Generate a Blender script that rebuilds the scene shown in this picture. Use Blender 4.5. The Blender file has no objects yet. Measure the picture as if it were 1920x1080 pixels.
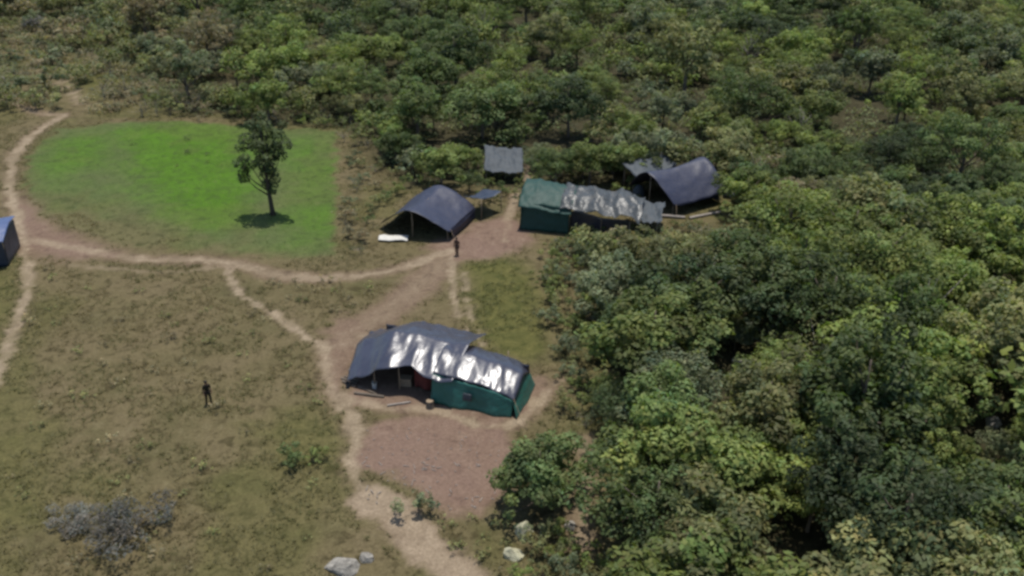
import bpy, bmesh, math, random
import numpy as np
from mathutils import Vector, Matrix, noise as mnoise

R = math.radians
rng = np.random.default_rng(7)
random.seed(7)
scn = bpy.context.scene
COL = scn.collection

# ------------------------------------------------------------------ camera, sky, sun, exposure
CAM_H, PITCH, FPX = 35.0, R(28.0), 1750.0
cam_d = bpy.data.cameras.new('camera')
cam_d.sensor_width = 36.0
cam_d.lens = 36.0 * FPX / 1920.0
cam_d.clip_end = 9000.0
cam = bpy.data.objects.new('camera', cam_d)
COL.objects.link(cam)
cam.location = (0, 0, CAM_H)
cam.rotation_euler = (R(90) - PITCH, 0, 0)
scn.camera = cam

SUN_EL, SUN_AZ = R(79.0), R(14.0)          # azimuth clockwise from +Y (straight ahead)
world = bpy.data.worlds.new('World')
scn.world = world
world.use_nodes = True
wn = world.node_tree
sky = wn.nodes.new('ShaderNodeTexSky')
sky.sky_type = 'NISHITA'
sky.sun_disc = False
sky.sun_elevation = SUN_EL
sky.sun_rotation = SUN_AZ
sky.altitude = 300
bg = wn.nodes['Background']
bg.inputs['Strength'].default_value = 0.11
wn.links.new(sky.outputs['Color'], bg.inputs['Color'])

sun_d = bpy.data.lights.new('sun', 'SUN')
sun_d.energy = 3.6
sun_d.angle = R(0.53)
sun_d.color = (1.0, 0.955, 0.88)
sun = bpy.data.objects.new('sun', sun_d)
COL.objects.link(sun)
sdir = Vector((math.sin(SUN_AZ) * math.cos(SUN_EL), math.cos(SUN_AZ) * math.cos(SUN_EL), math.sin(SUN_EL)))
sun.rotation_euler = (-sdir).to_track_quat('-Z', 'Y').to_euler()
sun.location = (0, 60, 80)

scn.view_settings.view_transform = 'Standard'
scn.view_settings.look = 'None'
scn.view_settings.exposure = 0.50
scn.view_settings.gamma = 1.0
scn.render.engine = 'CYCLES'
scn.cycles.use_denoising = True
scn.cycles.max_bounces = 6
scn.cycles.filter_width = 3.0              # soft video frame

# ------------------------------------------------------------------ helpers
CP, SP = math.cos(PITCH), math.sin(PITCH)


def at(px, py, z=0.0):
    """Where the sight line through a place of the photograph meets height z."""
    dx, dy = (px - 960) / FPX, -(py - 540) / FPX
    d = Vector((dx, CP + dy * SP, -SP + dy * CP))
    t = (z - CAM_H) / d.z
    return Vector((d.x * t, d.y * t, z))


def proj(x, y, z):
    X, Y, Z = x, y, z - CAM_H
    depth = Y * CP - Z * SP
    up = Y * SP + Z * CP
    return 960 + FPX * X / depth, 540 - FPX * up / depth, depth


def _hash(ix, iy, seed):
    h = (ix.astype(np.int64) * 374761393 + iy.astype(np.int64) * 668265263 + seed * 974634521) & 0x7fffffff
    h = ((h ^ (h >> 13)) * 1274126177) & 0x7fffffff
    return ((h ^ (h >> 16)) & 0xffff) / 65535.0


def vnoise(x, y, seed=0):
    x = np.asarray(x, float); y = np.asarray(y, float)
    ix, iy = np.floor(x), np.floor(y)
    fx, fy = x - ix, y - iy
    fx = fx * fx * (3 - 2 * fx); fy = fy * fy * (3 - 2 * fy)
    a = _hash(ix, iy, seed); b = _hash(ix + 1, iy, seed)
    c = _hash(ix, iy + 1, seed); d = _hash(ix + 1, iy + 1, seed)
    return a + (b - a) * fx + (c - a) * fy + (a - b - c + d) * fx * fy


def fbm(x, y, seed=0, oct=4):
    s, a, t = 0.0, 1.0, 0.0
    for k in range(oct):
        s = s + a * vnoise(np.asarray(x) * 2 ** k + 17.3 * k, np.asarray(y) * 2 ** k - 9.1 * k, seed + k)
        t += a; a *= 0.5
    return s / t


def height(x, y):
    return (fbm(np.asarray(x) / 14, np.asarray(y) / 14, 3, 3) - 0.5) * 0.7 + (fbm(np.asarray(x) / 2.2, np.asarray(y) / 2.2, 5, 2) - 0.5) * 0.12


def gz(x, y):
    return float(height(np.array([x]), np.array([y]))[0])


def ground_at(px, py):
    p = at(px, py)
    p.z = gz(p.x, p.y)
    return p


def smooth(e0, e1, x):
    t = np.clip((x - e0) / (e1 - e0), 0, 1)
    return t * t * (3 - 2 * t)


def np_mesh(name, verts, faces, smooth_shade=False):
    verts = np.asarray(verts, np.float32); faces = np.asarray(faces, np.int32)
    k = faces.shape[1]
    me = bpy.data.meshes.new(name)
    me.vertices.add(len(verts)); me.vertices.foreach_set('co', verts.ravel())
    me.loops.add(faces.size); me.loops.foreach_set('vertex_index', faces.ravel())
    me.polygons.add(len(faces))
    me.polygons.foreach_set('loop_start', np.arange(0, faces.size, k, dtype=np.int32))
    me.polygons.foreach_set('loop_total', np.full(len(faces), k, np.int32))
    if smooth_shade:
        me.polygons.foreach_set('use_smooth', np.ones(len(faces), bool))
    me.update(calc_edges=True)
    return me


def point_color(me, name, rgba):
    a = me.color_attributes.new(name, 'FLOAT_COLOR', 'POINT')
    a.data.foreach_set('color', np.asarray(rgba, np.float32).ravel())


def obj(name, me, mat=None, parent=None, loc=None):
    o = bpy.data.objects.new(name, me)
    COL.objects.link(o)
    if mat is not None and me is not None and len(me.materials) == 0:
        me.materials.append(mat)
    if parent is not None:
        o.parent = parent
    if loc is not None:
        o.location = loc
    return o


def tag(o, label=None, cat=None, group=None, kind=None):
    if label: o['label'] = label
    if cat: o['category'] = cat
    if group: o['group'] = group
    if kind: o['kind'] = kind
    return o


def empty(name, loc=(0, 0, 0), rz=0.0):
    o = bpy.data.objects.new(name, None)
    COL.objects.link(o)
    o.empty_display_size = 0.3
    o.location = loc
    o.rotation_euler = (0, 0, rz)
    return o


class MB:
    """collects boxes and tubes into one mesh"""
    def __init__(s):
        s.bm = bmesh.new()

    def tube(s, pts, rads, n=7, cap=True):
        rings = []
        pts = [Vector(p) for p in pts]
        for i, p in enumerate(pts):
            d = (pts[min(i + 1, len(pts) - 1)] - pts[max(i - 1, 0)]).normalized()
            a = d.orthogonal().normalized()
            if rings:
                a = (pa - d * pa.dot(d)).normalized()
            pa = a
            b = d.cross(a)
            rings.append([s.bm.verts.new(p + (a * math.cos(t) + b * math.sin(t)) * rads[i]) for t in [2 * math.pi * k / n for k in range(n)]])
        for r0, r1 in zip(rings, rings[1:]):
            for k in range(n):
                f = s.bm.faces.new((r0[k], r0[(k + 1) % n], r1[(k + 1) % n], r1[k])); f.smooth = True
        if cap:
            s.bm.faces.new(rings[0][::-1]); s.bm.faces.new(rings[-1])
        return s

    def box(s, c, size, rot=None, bevel=0.0):
        m = Matrix.Translation(c)
        if rot: m = m @ rot.to_4x4()
        m = m @ Matrix.Diagonal((size[0], size[1], size[2], 1))
        g = bmesh.ops.create_cube(s.bm, size=1.0, matrix=m)
        if bevel:
            es = {e for v in g['verts'] for e in v.link_edges}
            bmesh.ops.bevel(s.bm, geom=list(es), offset=bevel, segments=2, affect='EDGES')
        return s

    def build(s, name, mat, parent=None, loc=None):
        me = bpy.data.meshes.new(name)
        bmesh.ops.recalc_face_normals(s.bm, faces=s.bm.faces)
        s.bm.to_mesh(me); s.bm.free()
        return obj(name, me, mat, parent, loc)


# ------------------------------------------------------------------ materials
def new_mat(name):
    m = bpy.data.materials.new(name)
    m.use_nodes = True
    nt = m.node_tree
    return m, nt, nt.nodes['Principled BSDF'], nt.nodes['Material Output']


def N(nt, t, **kw):
    n = nt.nodes.new(t)
    for k, v in kw.items():
        setattr(n, k, v)
    return n


def mixc(nt, fac, a, b, mode='MIX'):
    n = N(nt, 'ShaderNodeMix', data_type='RGBA', blend_type=mode)
    for sock, v in ((n.inputs[0], fac), (n.inputs[6], a), (n.inputs[7], b)):
        if hasattr(v, 'is_linked'):
            nt.links.new(v, sock)
        elif isinstance(v, (int, float)):
            sock.default_value = v
        else:
            sock.default_value = (*v, 1)
    return n.outputs[2]


def noise_tex(nt, scale, detail=4, rough=0.6, coord=None, dist=0.0):
    n = N(nt, 'ShaderNodeTexNoise')
    n.inputs['Scale'].default_value = scale
    n.inputs['Detail'].default_value = detail
    n.inputs['Roughness'].default_value = rough
    n.inputs['Distortion'].default_value = dist
    if coord is not None:
        nt.links.new(coord, n.inputs['Vector'])
    return n.outputs['Fac']


def ramp(nt, fac, stops):
    n = N(nt, 'ShaderNodeValToRGB')
    el = n.color_ramp.elements
    while len(el) < len(stops): el.new(0.5)
    for e, (p, c) in zip(el, stops):
        e.position = p
        e.color = (*c, 1) if not isinstance(c, (int, float)) else (c, c, c, 1)
    nt.links.new(fac, n.inputs['Fac'])
    return n.outputs['Color']


def ground_material():
    m, nt, b, out = new_mat('earth_and_grass')
    L = nt.links.new
    geo = N(nt, 'ShaderNodeNewGeometry').outputs['Position']
    ca = N(nt, 'ShaderNodeVertexColor', layer_name='mask_a').outputs['Color']
    cb = N(nt, 'ShaderNodeVertexColor', layer_name='mask_b').outputs['Color']
    sa = N(nt, 'ShaderNodeSeparateColor'); L(ca, sa.inputs[0])
    sb = N(nt, 'ShaderNodeSeparateColor'); L(cb, sb.inputs[0])
    big = noise_tex(nt, 0.22, 5, 0.6, geo, 0.4)
    mid = noise_tex(nt, 1.1, 5, 0.65, geo, 0.6)
    fine = noise_tex(nt, 6.0, 4, 0.7, geo)
    # dry meadow
    dry = ramp(nt, big, [(0.30, (0.080, 0.071, 0.033)), (0.5, (0.110, 0.090, 0.046)), (0.70, (0.118, 0.094, 0.052))])
    dry = mixc(nt, ramp(nt, mid, [(0.36, 1.0), (0.47, 0.0)]), dry, (0.056, 0.046, 0.022))
    dry = mixc(nt, ramp(nt, mid, [(0.56, 0.0), (0.72, 0.6)]), dry, (0.145, 0.123, 0.068))
    # olive grass
    oliv = ramp(nt, mid, [(0.35, (0.050, 0.056, 0.016)), (0.65, (0.098, 0.094, 0.029))])
    # lawn
    dull = ramp(nt, big, [(0.35, (0.080, 0.098, 0.038)), (0.65, (0.076, 0.112, 0.030))])
    lush = ramp(nt, big, [(0.30, (0.050, 0.100, 0.013)), (0.5, (0.060, 0.128, 0.012)), (0.70, (0.068, 0.145, 0.014))])
    lawn = mixc(nt, sb.outputs[2], dull, lush)
    lawn = mixc(nt, ramp(nt, mid, [(0.36, 0.6), (0.52, 0.0)]), lawn, (0.045, 0.066, 0.020))
    lawn = mixc(nt, ramp(nt, mid, [(0.58, 0.0), (0.70, 0.5)]), lawn, (0.105, 0.120, 0.045))
    # soil and trodden path
    soil = ramp(nt, mid, [(0.28, (0.100, 0.066, 0.050)), (0.42, (0.150, 0.099, 0.075)), (0.58, (0.170, 0.115, 0.086)), (0.74, (0.205, 0.150, 0.116))])
    soil = mixc(nt, ramp(nt, big, [(0.40, 0.0), (0.62, 0.7)]), soil, (0.168, 0.112, 0.088))
    path = ramp(nt, mid, [(0.30, (0.190, 0.148, 0.100)), (0.7, (0.300, 0.240, 0.168))])
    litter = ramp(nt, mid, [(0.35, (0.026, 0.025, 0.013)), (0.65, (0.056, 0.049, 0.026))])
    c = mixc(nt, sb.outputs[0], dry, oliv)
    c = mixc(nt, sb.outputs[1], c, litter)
    c = mixc(nt, sa.outputs[0], c, lawn)
    c = mixc(nt, sa.outputs[1], c, soil)
    c = mixc(nt, sa.outputs[2], c, path)
    # grain, weaker on trodden earth
    g = ramp(nt, fine, [(0.3, (0.62, 0.60, 0.58)), (0.7, (1.28, 1.28, 1.26))])
    c = mixc(nt, 0.75, c, g, 'MULTIPLY')
    L(c, b.inputs['Base Color'])
    b.inputs['Roughness'].default_value = 0.95
    b.inputs['Specular IOR Level'].default_value = 0.1
    bp = N(nt, 'ShaderNodeBump')
    bp.inputs['Strength'].default_value = 0.7
    bp.inputs['Distance'].default_value = 0.10
    add = N(nt, 'ShaderNodeMath', operation='ADD'); L(mid, add.inputs[0]); L(fine, add.inputs[1])
    L(add.outputs[0], bp.inputs['Height']); L(bp.outputs[0], b.inputs['Normal'])
    return m


def leaf_material(name='leaves', translucent=0.38):
    m, nt, b, out = new_mat(name)
    L = nt.links.new
    oi = N(nt, 'ShaderNodeObjectInfo')
    tint = N(nt, 'ShaderNodeVertexColor', layer_name='tint').outputs['Color']
    c = mixc(nt, 1.0, oi.outputs['Color'], tint, 'MULTIPLY')
    L(c, b.inputs['Base Color'])
    b.inputs['Roughness'].default_value = 0.62
    b.inputs['Specular IOR Level'].default_value = 0.25
    tr = N(nt, 'ShaderNodeBsdfTranslucent')
    c2 = mixc(nt, 1.0, c, (1.25, 1.35, 0.6), 'MULTIPLY')
    L(c2, tr.inputs['Color'])
    ms = N(nt, 'ShaderNodeMixShader'); ms.inputs[0].default_value = translucent
    L(b.outputs[0], ms.inputs[1]); L(tr.outputs[0], ms.inputs[2]); L(ms.outputs[0], out.inputs['Surface'])
    return m


def plain_mat(name, col, rough=0.8, var=0.3, scale=4.0, bump=0.3, spec=0.3, dark=None, bump_dist=0.03):
    m, nt, b, out = new_mat(name)
    tc = N(nt, 'ShaderNodeTexCoord').outputs['Object']
    f = noise_tex(nt, scale, 5, 0.65, tc, 0.3)
    lo = dark or tuple(x * (1 - var) for x in col)
    hi = tuple(min(1, x * (1 + var)) for x in col)
    c = ramp(nt, f, [(0.3, lo), (0.7, hi)])
    nt.links.new(c, b.inputs['Base Color'])
    b.inputs['Roughness'].default_value = rough
    b.inputs['Specular IOR Level'].default_value = spec
    bp = N(nt, 'ShaderNodeBump'); bp.inputs['Strength'].default_value = bump; bp.inputs['Distance'].default_value = bump_dist
    nt.links.new(f, bp.inputs['Height']); nt.links.new(bp.outputs[0], b.inputs['Normal'])
    return m


def tarp_mat(name, col, rough, spec=0.5, dust=(0.20, 0.17, 0.14), dust_amt=0.25, crease=0.5, scale=1.6):
    m, nt, b, out = new_mat(name)
    L = nt.links.new
    tc = N(nt, 'ShaderNodeTexCoord').outputs['Object']
    f = noise_tex(nt, scale, 4, 0.55, tc, 0.8)
    f2 = noise_tex(nt, scale * 4, 4, 0.6, tc, 0.5)
    c = mixc(nt, ramp(nt, f2, [(0.45, 0.0), (0.8, dust_amt)]), col, dust)
    c = mixc(nt, ramp(nt, f, [(0.3, 0.35), (0.6, 0.0)]), c, tuple(x * 0.6 for x in col))
    L(c, b.inputs['Base Color'])
    rr = N(nt, 'ShaderNodeMapRange'); L(f2, rr.inputs[0])
    rr.inputs[3].default_value = rough * 0.75; rr.inputs[4].default_value = min(1, rough * 1.3)
    L(rr.outputs[0], b.inputs['Roughness'])
    b.inputs['Specular IOR Level'].default_value = spec
    bp = N(nt, 'ShaderNodeBump'); bp.inputs['Strength'].default_value = crease; bp.inputs['Distance'].default_value = 0.12
    ad = N(nt, 'ShaderNodeMath', operation='MULTIPLY_ADD'); L(f2, ad.inputs[0]); ad.inputs[1].default_value = 0.25; L(f, ad.inputs[2])
    L(ad.outputs[0], bp.inputs['Height']); L(bp.outputs[0], b.inputs['Normal'])
    return m


M_GROUND = ground_material()
M_LEAF = leaf_material()
M_GRASS = leaf_material('grass_blades', 0.3)
M_BARK = plain_mat('bark', (0.13, 0.105, 0.08), 0.9, 0.4, 6, 0.6)
M_DARKBARK = plain_mat('dark_bark', (0.055, 0.046, 0.034), 0.9, 0.4, 6, 0.6)
M_BARK_PALE = plain_mat('pale_bark', (0.26, 0.23, 0.20), 0.9, 0.35, 6, 0.6)
M_POLE = plain_mat('peeled_pole', (0.24, 0.18, 0.12), 0.85, 0.35, 8, 0.4)
M_BLACK = tarp_mat('black_plastic', (0.030, 0.032, 0.050), 0.33, 0.75, dust_amt=0.14, crease=0.16)
M_BLUEBLACK = tarp_mat('blue_black_plastic', (0.020, 0.024, 0.048), 0.50, 0.5, dust_amt=0.16, crease=0.25)
M_NAVY = tarp_mat('navy_plastic', (0.018, 0.028, 0.050), 0.5, 0.5, dust_amt=0.10)
M_BLUE = tarp_mat('blue_plastic', (0.055, 0.085, 0.185), 0.45, 0.5, dust_amt=0.12)
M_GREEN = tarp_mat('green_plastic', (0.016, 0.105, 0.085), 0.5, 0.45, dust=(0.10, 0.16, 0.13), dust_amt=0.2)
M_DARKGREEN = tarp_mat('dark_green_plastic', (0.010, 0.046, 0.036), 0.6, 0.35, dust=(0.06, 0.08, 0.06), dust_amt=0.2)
M_SILVER = tarp_mat('grey_plastic', (0.045, 0.050, 0.049), 0.38, 0.55, dust_amt=0.3, crease=0.9)
M_PALETARP = tarp_mat('pale_grey_plastic', (0.048, 0.060, 0.070), 0.65, 0.3, dust_amt=0.3)
M_WHITE = plain_mat('white_sacking', (0.50, 0.48, 0.43), 0.7, 0.12, 5, 0.3)
M_REDCLOTH = plain_mat('dark_red_cloth', (0.10, 0.026, 0.022), 0.9, 0.3, 6, 0.4)
M_ROCK = plain_mat('pale_rock', (0.20, 0.186, 0.16), 0.9, 0.6, 3, 1.0, bump_dist=0.12)
M_ROCKY = plain_mat('cream_rock', (0.33, 0.315, 0.215), 0.9, 0.45, 3, 0.8, bump_dist=0.12)
M_DARKCLOTH = plain_mat('dark_cloth', (0.020, 0.017, 0.010), 0.9, 0.3, 10, 0.3)
M_BROWNCLOTH = plain_mat('brown_cloth', (0.085, 0.048, 0.036), 0.9, 0.3, 10, 0.3)
M_OLIVECLOTH = plain_mat('olive_cloth', (0.055, 0.050, 0.030), 0.9, 0.3, 10, 0.3)
M_SKIN = plain_mat('skin', (0.16, 0.085, 0.055), 0.6, 0.1, 10, 0.1)
M_HAIR = plain_mat('black_hair', (0.010, 0.008, 0.007), 0.6, 0.3, 20, 0.3)
M_BOOT = plain_mat('boot_leather', (0.020, 0.016, 0.012), 0.7, 0.3, 10, 0.2)

# ------------------------------------------------------------------ ground masks (world metres)
def line_px(*pts):
    return np.array([at(x, y)[:2] for x, y in pts])


def dist_line(X, Y, P):
    d = np.full(X.shape, 1e9)
    lo, hi = P.min(0) - 6, P.max(0) + 6
    near = (X > lo[0]) & (X < hi[0]) & (Y > lo[1]) & (Y < hi[1])
    if X.size > 64 and not near.all():
        if near.any(): d[near] = dist_line(X[near], Y[near], P)
        return d
    for a, b in zip(P[:-1], P[1:]):
        ab = b - a
        t = np.clip(((X - a[0]) * ab[0] + (Y - a[1]) * ab[1]) / (ab @ ab + 1e-9), 0, 1)
        d = np.minimum(d, np.hypot(X - a[0] - t * ab[0], Y - a[1] - t * ab[1]))
    return d


def smooth_line(P, it=2):
    for _ in range(it):                       # Chaikin
        Q = [P[0]]
        for a, b in zip(P[:-1], P[1:]):
            Q += [a * 0.75 + b * 0.25, a * 0.25 + b * 0.75]
        Q.append(P[-1])
        P = np.array(Q)
    return P


def in_poly(X, Y, P):
    inside = np.zeros(X.shape, bool)
    n = len(P)
    for i in range(n):
        x0, y0 = P[i]; x1, y1 = P[(i + 1) % n]
        c = ((y0 > Y) != (y1 > Y)) & (X < (x1 - x0) * (Y - y0) / (y1 - y0 + 1e-12) + x0)
        inside ^= c
    return inside


def poly_sd(X, Y, P):
    """signed distance, positive inside"""
    d = dist_line(X, Y, np.vstack([P, P[:1]]))
    return np.where(in_poly(X, Y, P), d, -d)


# half width in metres, strength of the pale colour, of the reddish soil, label
TRAILS = [
    ('pale footpath curling along the far left edge of the green lawn', line_px((152, 192), (128, 165), (100, 120), (80, 80)), 0.75, 0.9, 0.1),
    ('faint trail running in from the left edge beyond the lawn', line_px((-30, 160), (30, 192), (70, 212), (118, 214)), 0.6, 0.5, 0.4),
    ('pale footpath bending round the left end of the green lawn', line_px((118, 215), (60, 250), (26, 285), (15, 340), (28, 395), (45, 450)), 0.62, 0.9, 0.3),
    ('pale footpath running from the reddish bare earth down the left edge of the dry meadow', line_px((45, 450), (55, 540), (28, 615), (0, 690), (-60, 790)), 0.52, 0.85, 0.15),
    ('trodden footpath along the near edge of the lawn up to the dark blue tent', line_px((50, 445), (130, 462), (230, 484), (340, 490), (430, 497), (520, 520), (640, 523), (740, 508), (845, 472)), 0.62, 0.75, 0.45),
    ('faint parallel track just below the lawn footpath', line_px((130, 498), (240, 508), (340, 516), (430, 502)), 0.30, 0.35, 0.1),
    ('pale footpath slanting across the dry meadow to the long shelter', line_px((425, 500), (440, 545), (475, 565), (540, 607), (612, 650)), 0.42, 0.95, 0.1),
    ('footpath passing the left end of the long shelter and the bare yard to the bottom edge', line_px((606, 640), (616, 700), (632, 748), (668, 790), (655, 880), (692, 935), (740, 948), (785, 1000), (880, 1090)), 0.50, 0.8, 0.3),
    ('broad reddish track from the dark blue tent to the long shelter', line_px((848, 478), (800, 520), (755, 562), (690, 605), (640, 640)), 1.0, 0.25, 0.6),
    ('narrow pale footpath running behind the long shelter', line_px((850, 485), (848, 570), (888, 640)), 0.26, 0.7, 0.1),
    ('thin pale footpath on the yellowish grass beside the long shelter', line_px((868, 515), (880, 590), (905, 645)), 0.24, 0.5, 0.1),
    ('trodden strip skirting the open front of the long shelter', line_px((628, 738), (700, 755), (745, 764), (805, 755), (880, 792), (965, 797), (1015, 745), (1040, 715)), 0.45, 0.8, 0.4),
    ('footpath climbing between the green tent and the small grey roof', line_px((945, 455), (955, 395), (985, 335), (990, 315)), 0.40, 0.6, 0.4),
    ('bare trail among the shrubs beside the round dark tree', line_px((1090, 820), (1105, 900), (1085, 960), (1090, 1020)), 0.5, 0.4, 0.4),
]
TRAILS = [(l, smooth_line(P), w, a, s) for l, P, w, a, s in TRAILS]
BOTTOM_FLARE = line_px((690, 938), (735, 945), (770, 990), (805, 1030), (920, 1120))

LAWN = line_px((62, 280), (105, 240), (200, 232), (300, 228), (430, 232), (540, 240), (632, 247), (632, 300), (632, 380), (632, 484), (560, 490), (430, 480), (250, 462), (140, 435), (62, 395), (42, 330))
LAWN_FOOT = line_px((40, 385), (140, 445), (250, 470), (430, 490), (560, 498), (640, 498))
YARD = smooth_line(line_px((672, 800), (760, 770), (870, 785), (955, 806), (958, 880), (935, 955), (830, 965), (770, 900), (665, 880)), 1)
CAMP_EARTH = smooth_line(line_px((795, 462), (850, 440), (900, 415), (955, 400), (1005, 440), (985, 470), (900, 490), (845, 497)), 1)
PINK_LEFT = smooth_line(line_px((18, 370), (55, 370), (90, 415), (170, 455), (250, 482), (120, 492), (35, 470)), 1)
PINK_MID = smooth_line(line_px((600, 620), (640, 585), (700, 590), (690, 640), (640, 720), (640, 760), (610, 700)), 1)
SHELTER_EARTH = smooth_line(line_px((640, 690), (690, 660), (1010, 690), (1040, 740), (960, 805), (800, 775), (650, 760)), 1)
YELLOW = smooth_line(line_px((865, 495), (960, 480), (1010, 520), (1030, 640), (1000, 690), (900, 650), (880, 590)), 1)
LEFT_GREEN = smooth_line(line_px((-80, 500), (40, 500), (40, 560), (-10, 660), (-80, 700)), 1)
FAR_GREEN = smooth_line(line_px((120, 110), (260, 100), (270, 150), (180, 195), (140, 170)), 1)
LOW_GREEN = smooth_line(line_px((480, 790), (560, 760), (650, 790), (650, 880), (560, 900), (490, 880)), 1)
LUSH = [smooth_line(line_px((225, 250), (330, 232), (460, 236), (470, 330), (450, 430), (340, 420), (280, 340)), 1), smooth_line(line_px((550, 270), (628, 275), (630, 460), (570, 440)), 1), smooth_line(line_px((110, 265), (200, 250), (210, 310), (90, 320)), 1)]
SW_GREEN = smooth_line(line_px((-100, 780), (90, 800), (130, 900), (60, 1000), (-100, 1050)), 1)

FOREST_E = line_px((1075, 470), (1180, 440), (1390, 425), (1388, 345), (1300, 335), (1195, 345), (1000, 362), (905, 348), (760, 352), (700, 300), (650, 245), (470, 225), (330, 215), (250, 130), (60, 60), (-100, 80), (-300, 60), (-300, -110), (2300, -110), (2300, 1300), (1170, 1300), (1195, 1010), (1185, 880), (1130, 770), (1135, 660), (1110, 570))


def masks(X, Y):
    wx = (fbm(X / 1.7, Y / 1.7, 11, 3) - 0.5) * 1.1
    wy = (fbm(X / 1.7, Y / 1.7, 21, 3) - 0.5) * 1.1
    Xw, Yw = X + wx, Y + wy
    jag = (fbm(X / 0.9, Y / 0.9, 31, 3) - 0.5)
    big = fbm(X / 5, Y / 5, 41, 3)
    fine_jag = fbm(X / 0.4, Y / 0.4, 35, 2) - 0.5
    sd = poly_sd(Xw, Yw, LAWN)
    lawn = smooth(-0.5, 0.7, sd + jag * 1.6) * (0.30 + 0.70 * smooth(0.4, 6.5, dist_line(Xw, Yw, LAWN_FOOT) + (big - 0.5) * 9)) * (0.8 + 0.2 * smooth(0.38, 0.55, big))
    soil = smooth(-0.6, 0.5, poly_sd(Xw, Yw, YARD) + jag) * 0.92
    soil = np.maximum(soil, smooth(-0.8, 0.9, poly_sd(Xw, Yw, CAMP_EARTH) + jag) * 0.9)
    soil = np.maximum(soil, smooth(-1.5, 1.4, poly_sd(Xw, Yw, PINK_LEFT) + jag) * 0.85)
    soil = np.maximum(soil, smooth(-0.9, 0.9, poly_sd(Xw, Yw, PINK_MID) + jag * 1.5) * 0.75)
    soil = np.maximum(soil, smooth(-0.7, 0.8, poly_sd(Xw, Yw, SHELTER_EARTH) + jag * 1.2) * 0.8)
    path = np.zeros_like(X)
    owner = np.full(X.shape, -1)
    best = np.full(X.shape, 0.0)
    xs, ys = X + wx * 0.25, Y + wy * 0.25
    for i, (lab, P, w, a, s) in enumerate(TRAILS):
        d = dist_line(xs, ys, P)
        wv = w * (0.62 + 0.55 * fbm(X / 2.6, Y / 2.6, 161 + i, 2))
        k = 1 - smooth(wv * 0.35, wv * 1.4, d + jag * 0.8 + fine_jag * 0.5)
        wear = 0.5 + 0.5 * smooth(0.32, 0.62, fbm(X / 1.5, Y / 1.5, 61 + i, 3))
        path = np.maximum(path, k * a * wear)
        soil = np.maximum(soil, (1 - smooth(w * 0.8, w * 2.4, d + jag * 0.9)) * s)
        own = k > max(0.45, best.min())
        upd = (k > 0.45) & (k > best)
        owner[upd] = i; best[upd] = k[upd]
    d = dist_line(xs, ys, BOTTOM_FLARE)
    k = 1 - smooth(0.5, 1.5, d + jag * 1.2 + fine_jag * 0.5)
    path = np.maximum(path, k * 0.8); soil = np.maximum(soil, k * 0.8)
    owner[(k > 0.5) & (owner < 0)] = 7
    ol = smooth(-1.5, 1.5, poly_sd(Xw, Yw, YELLOW) + jag * 2) * 0.9
    for P, s in ((LEFT_GREEN, 0.65), (FAR_GREEN, 0.8), (LOW_GREEN, 0.6), (SW_GREEN, 0.55)):
        ol = np.maximum(ol, smooth(-2, 2, poly_sd(Xw, Yw, P) + jag * 2.5) * s)
    ol = np.maximum(ol, smooth(0.50, 0.68, fbm(X / 7, Y / 7, 51, 4)) * 0.42)
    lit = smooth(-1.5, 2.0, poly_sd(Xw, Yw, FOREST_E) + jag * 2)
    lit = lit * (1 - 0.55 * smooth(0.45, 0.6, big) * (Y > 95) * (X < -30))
    lush = np.zeros_like(X)
    for P, k in zip(LUSH, (1.0, 0.7, 0.75)):
        lush = np.maximum(lush, k * smooth(-3.5, 2.5, poly_sd(Xw, Yw, P) + jag * 3))
    region = np.where(soil > 0.5, 2, np.where(sd + jag * 2.0 > 0.8, 1, 0))
    return lawn, soil, path, ol, lit, owner, region, lush


def axis(lo, hi, step, far):
    a = list(np.arange(lo, hi + 1e-6, step))
    s = step
    while a[-1] < far:
        s *= 1.22; a.append(a[-1] + s)
    s = step
    while a[0] > -far:
        s *= 1.22; a.insert(0, a[0] - s)
    return np.array(a)


gx = axis(-62, 16, 0.26, 3000)
gy = axis(33, 112, 0.26, 3000)
GX, GY = np.meshgrid(gx, gy)
fx, fy = GX.ravel(), GY.ravel()
mk_lawn, mk_soil, mk_path, mk_ol, mk_lit, mk_owner, mk_region, mk_lush = masks(fx, fy)
hz = height(fx, fy)
hz = hz - 0.05 * np.clip(mk_path, 0, 1)          # trails worn slightly in
nx, ny = len(gx), len(gy)
ii, jj = np.meshgrid(np.arange(nx - 1), np.arange(ny - 1))
i0 = (jj * nx + ii).ravel()
quads = np.stack([i0, i0 + 1, i0 + 1 + nx, i0 + nx], 1)
cell = np.where(mk_owner[i0] >= 0, 10 + mk_owner[i0], mk_region[i0])
V = np.stack([fx, fy, hz], 1)


def soil_path_at(x, y):
    k = int(np.searchsorted(gy, y)) * nx + int(np.searchsorted(gx, x))
    return mk_soil[k], mk_path[k]


def sheet(name, sel, label):
    q = quads[sel]
    if len(q) == 0: return
    used, inv = np.unique(q, return_inverse=True)
    me = np_mesh(name, V[used], inv.reshape(q.shape), True)
    one = np.ones(len(used))
    point_color(me, 'mask_a', np.stack([mk_lawn[used], mk_soil[used], mk_path[used], one], 1))
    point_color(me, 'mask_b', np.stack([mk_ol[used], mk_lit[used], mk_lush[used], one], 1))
    tag(obj(name, me, M_GROUND), label, None, None, 'structure')


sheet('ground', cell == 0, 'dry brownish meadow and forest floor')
sheet('lawn', cell == 1, 'bright green lawn with a straight right edge')
sheet('bare_earth', cell == 2, 'reddish bare trodden earth around the shelters')
for i, t in enumerate(TRAILS):
    sheet('footpath', cell == 10 + i, t[0])

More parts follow.
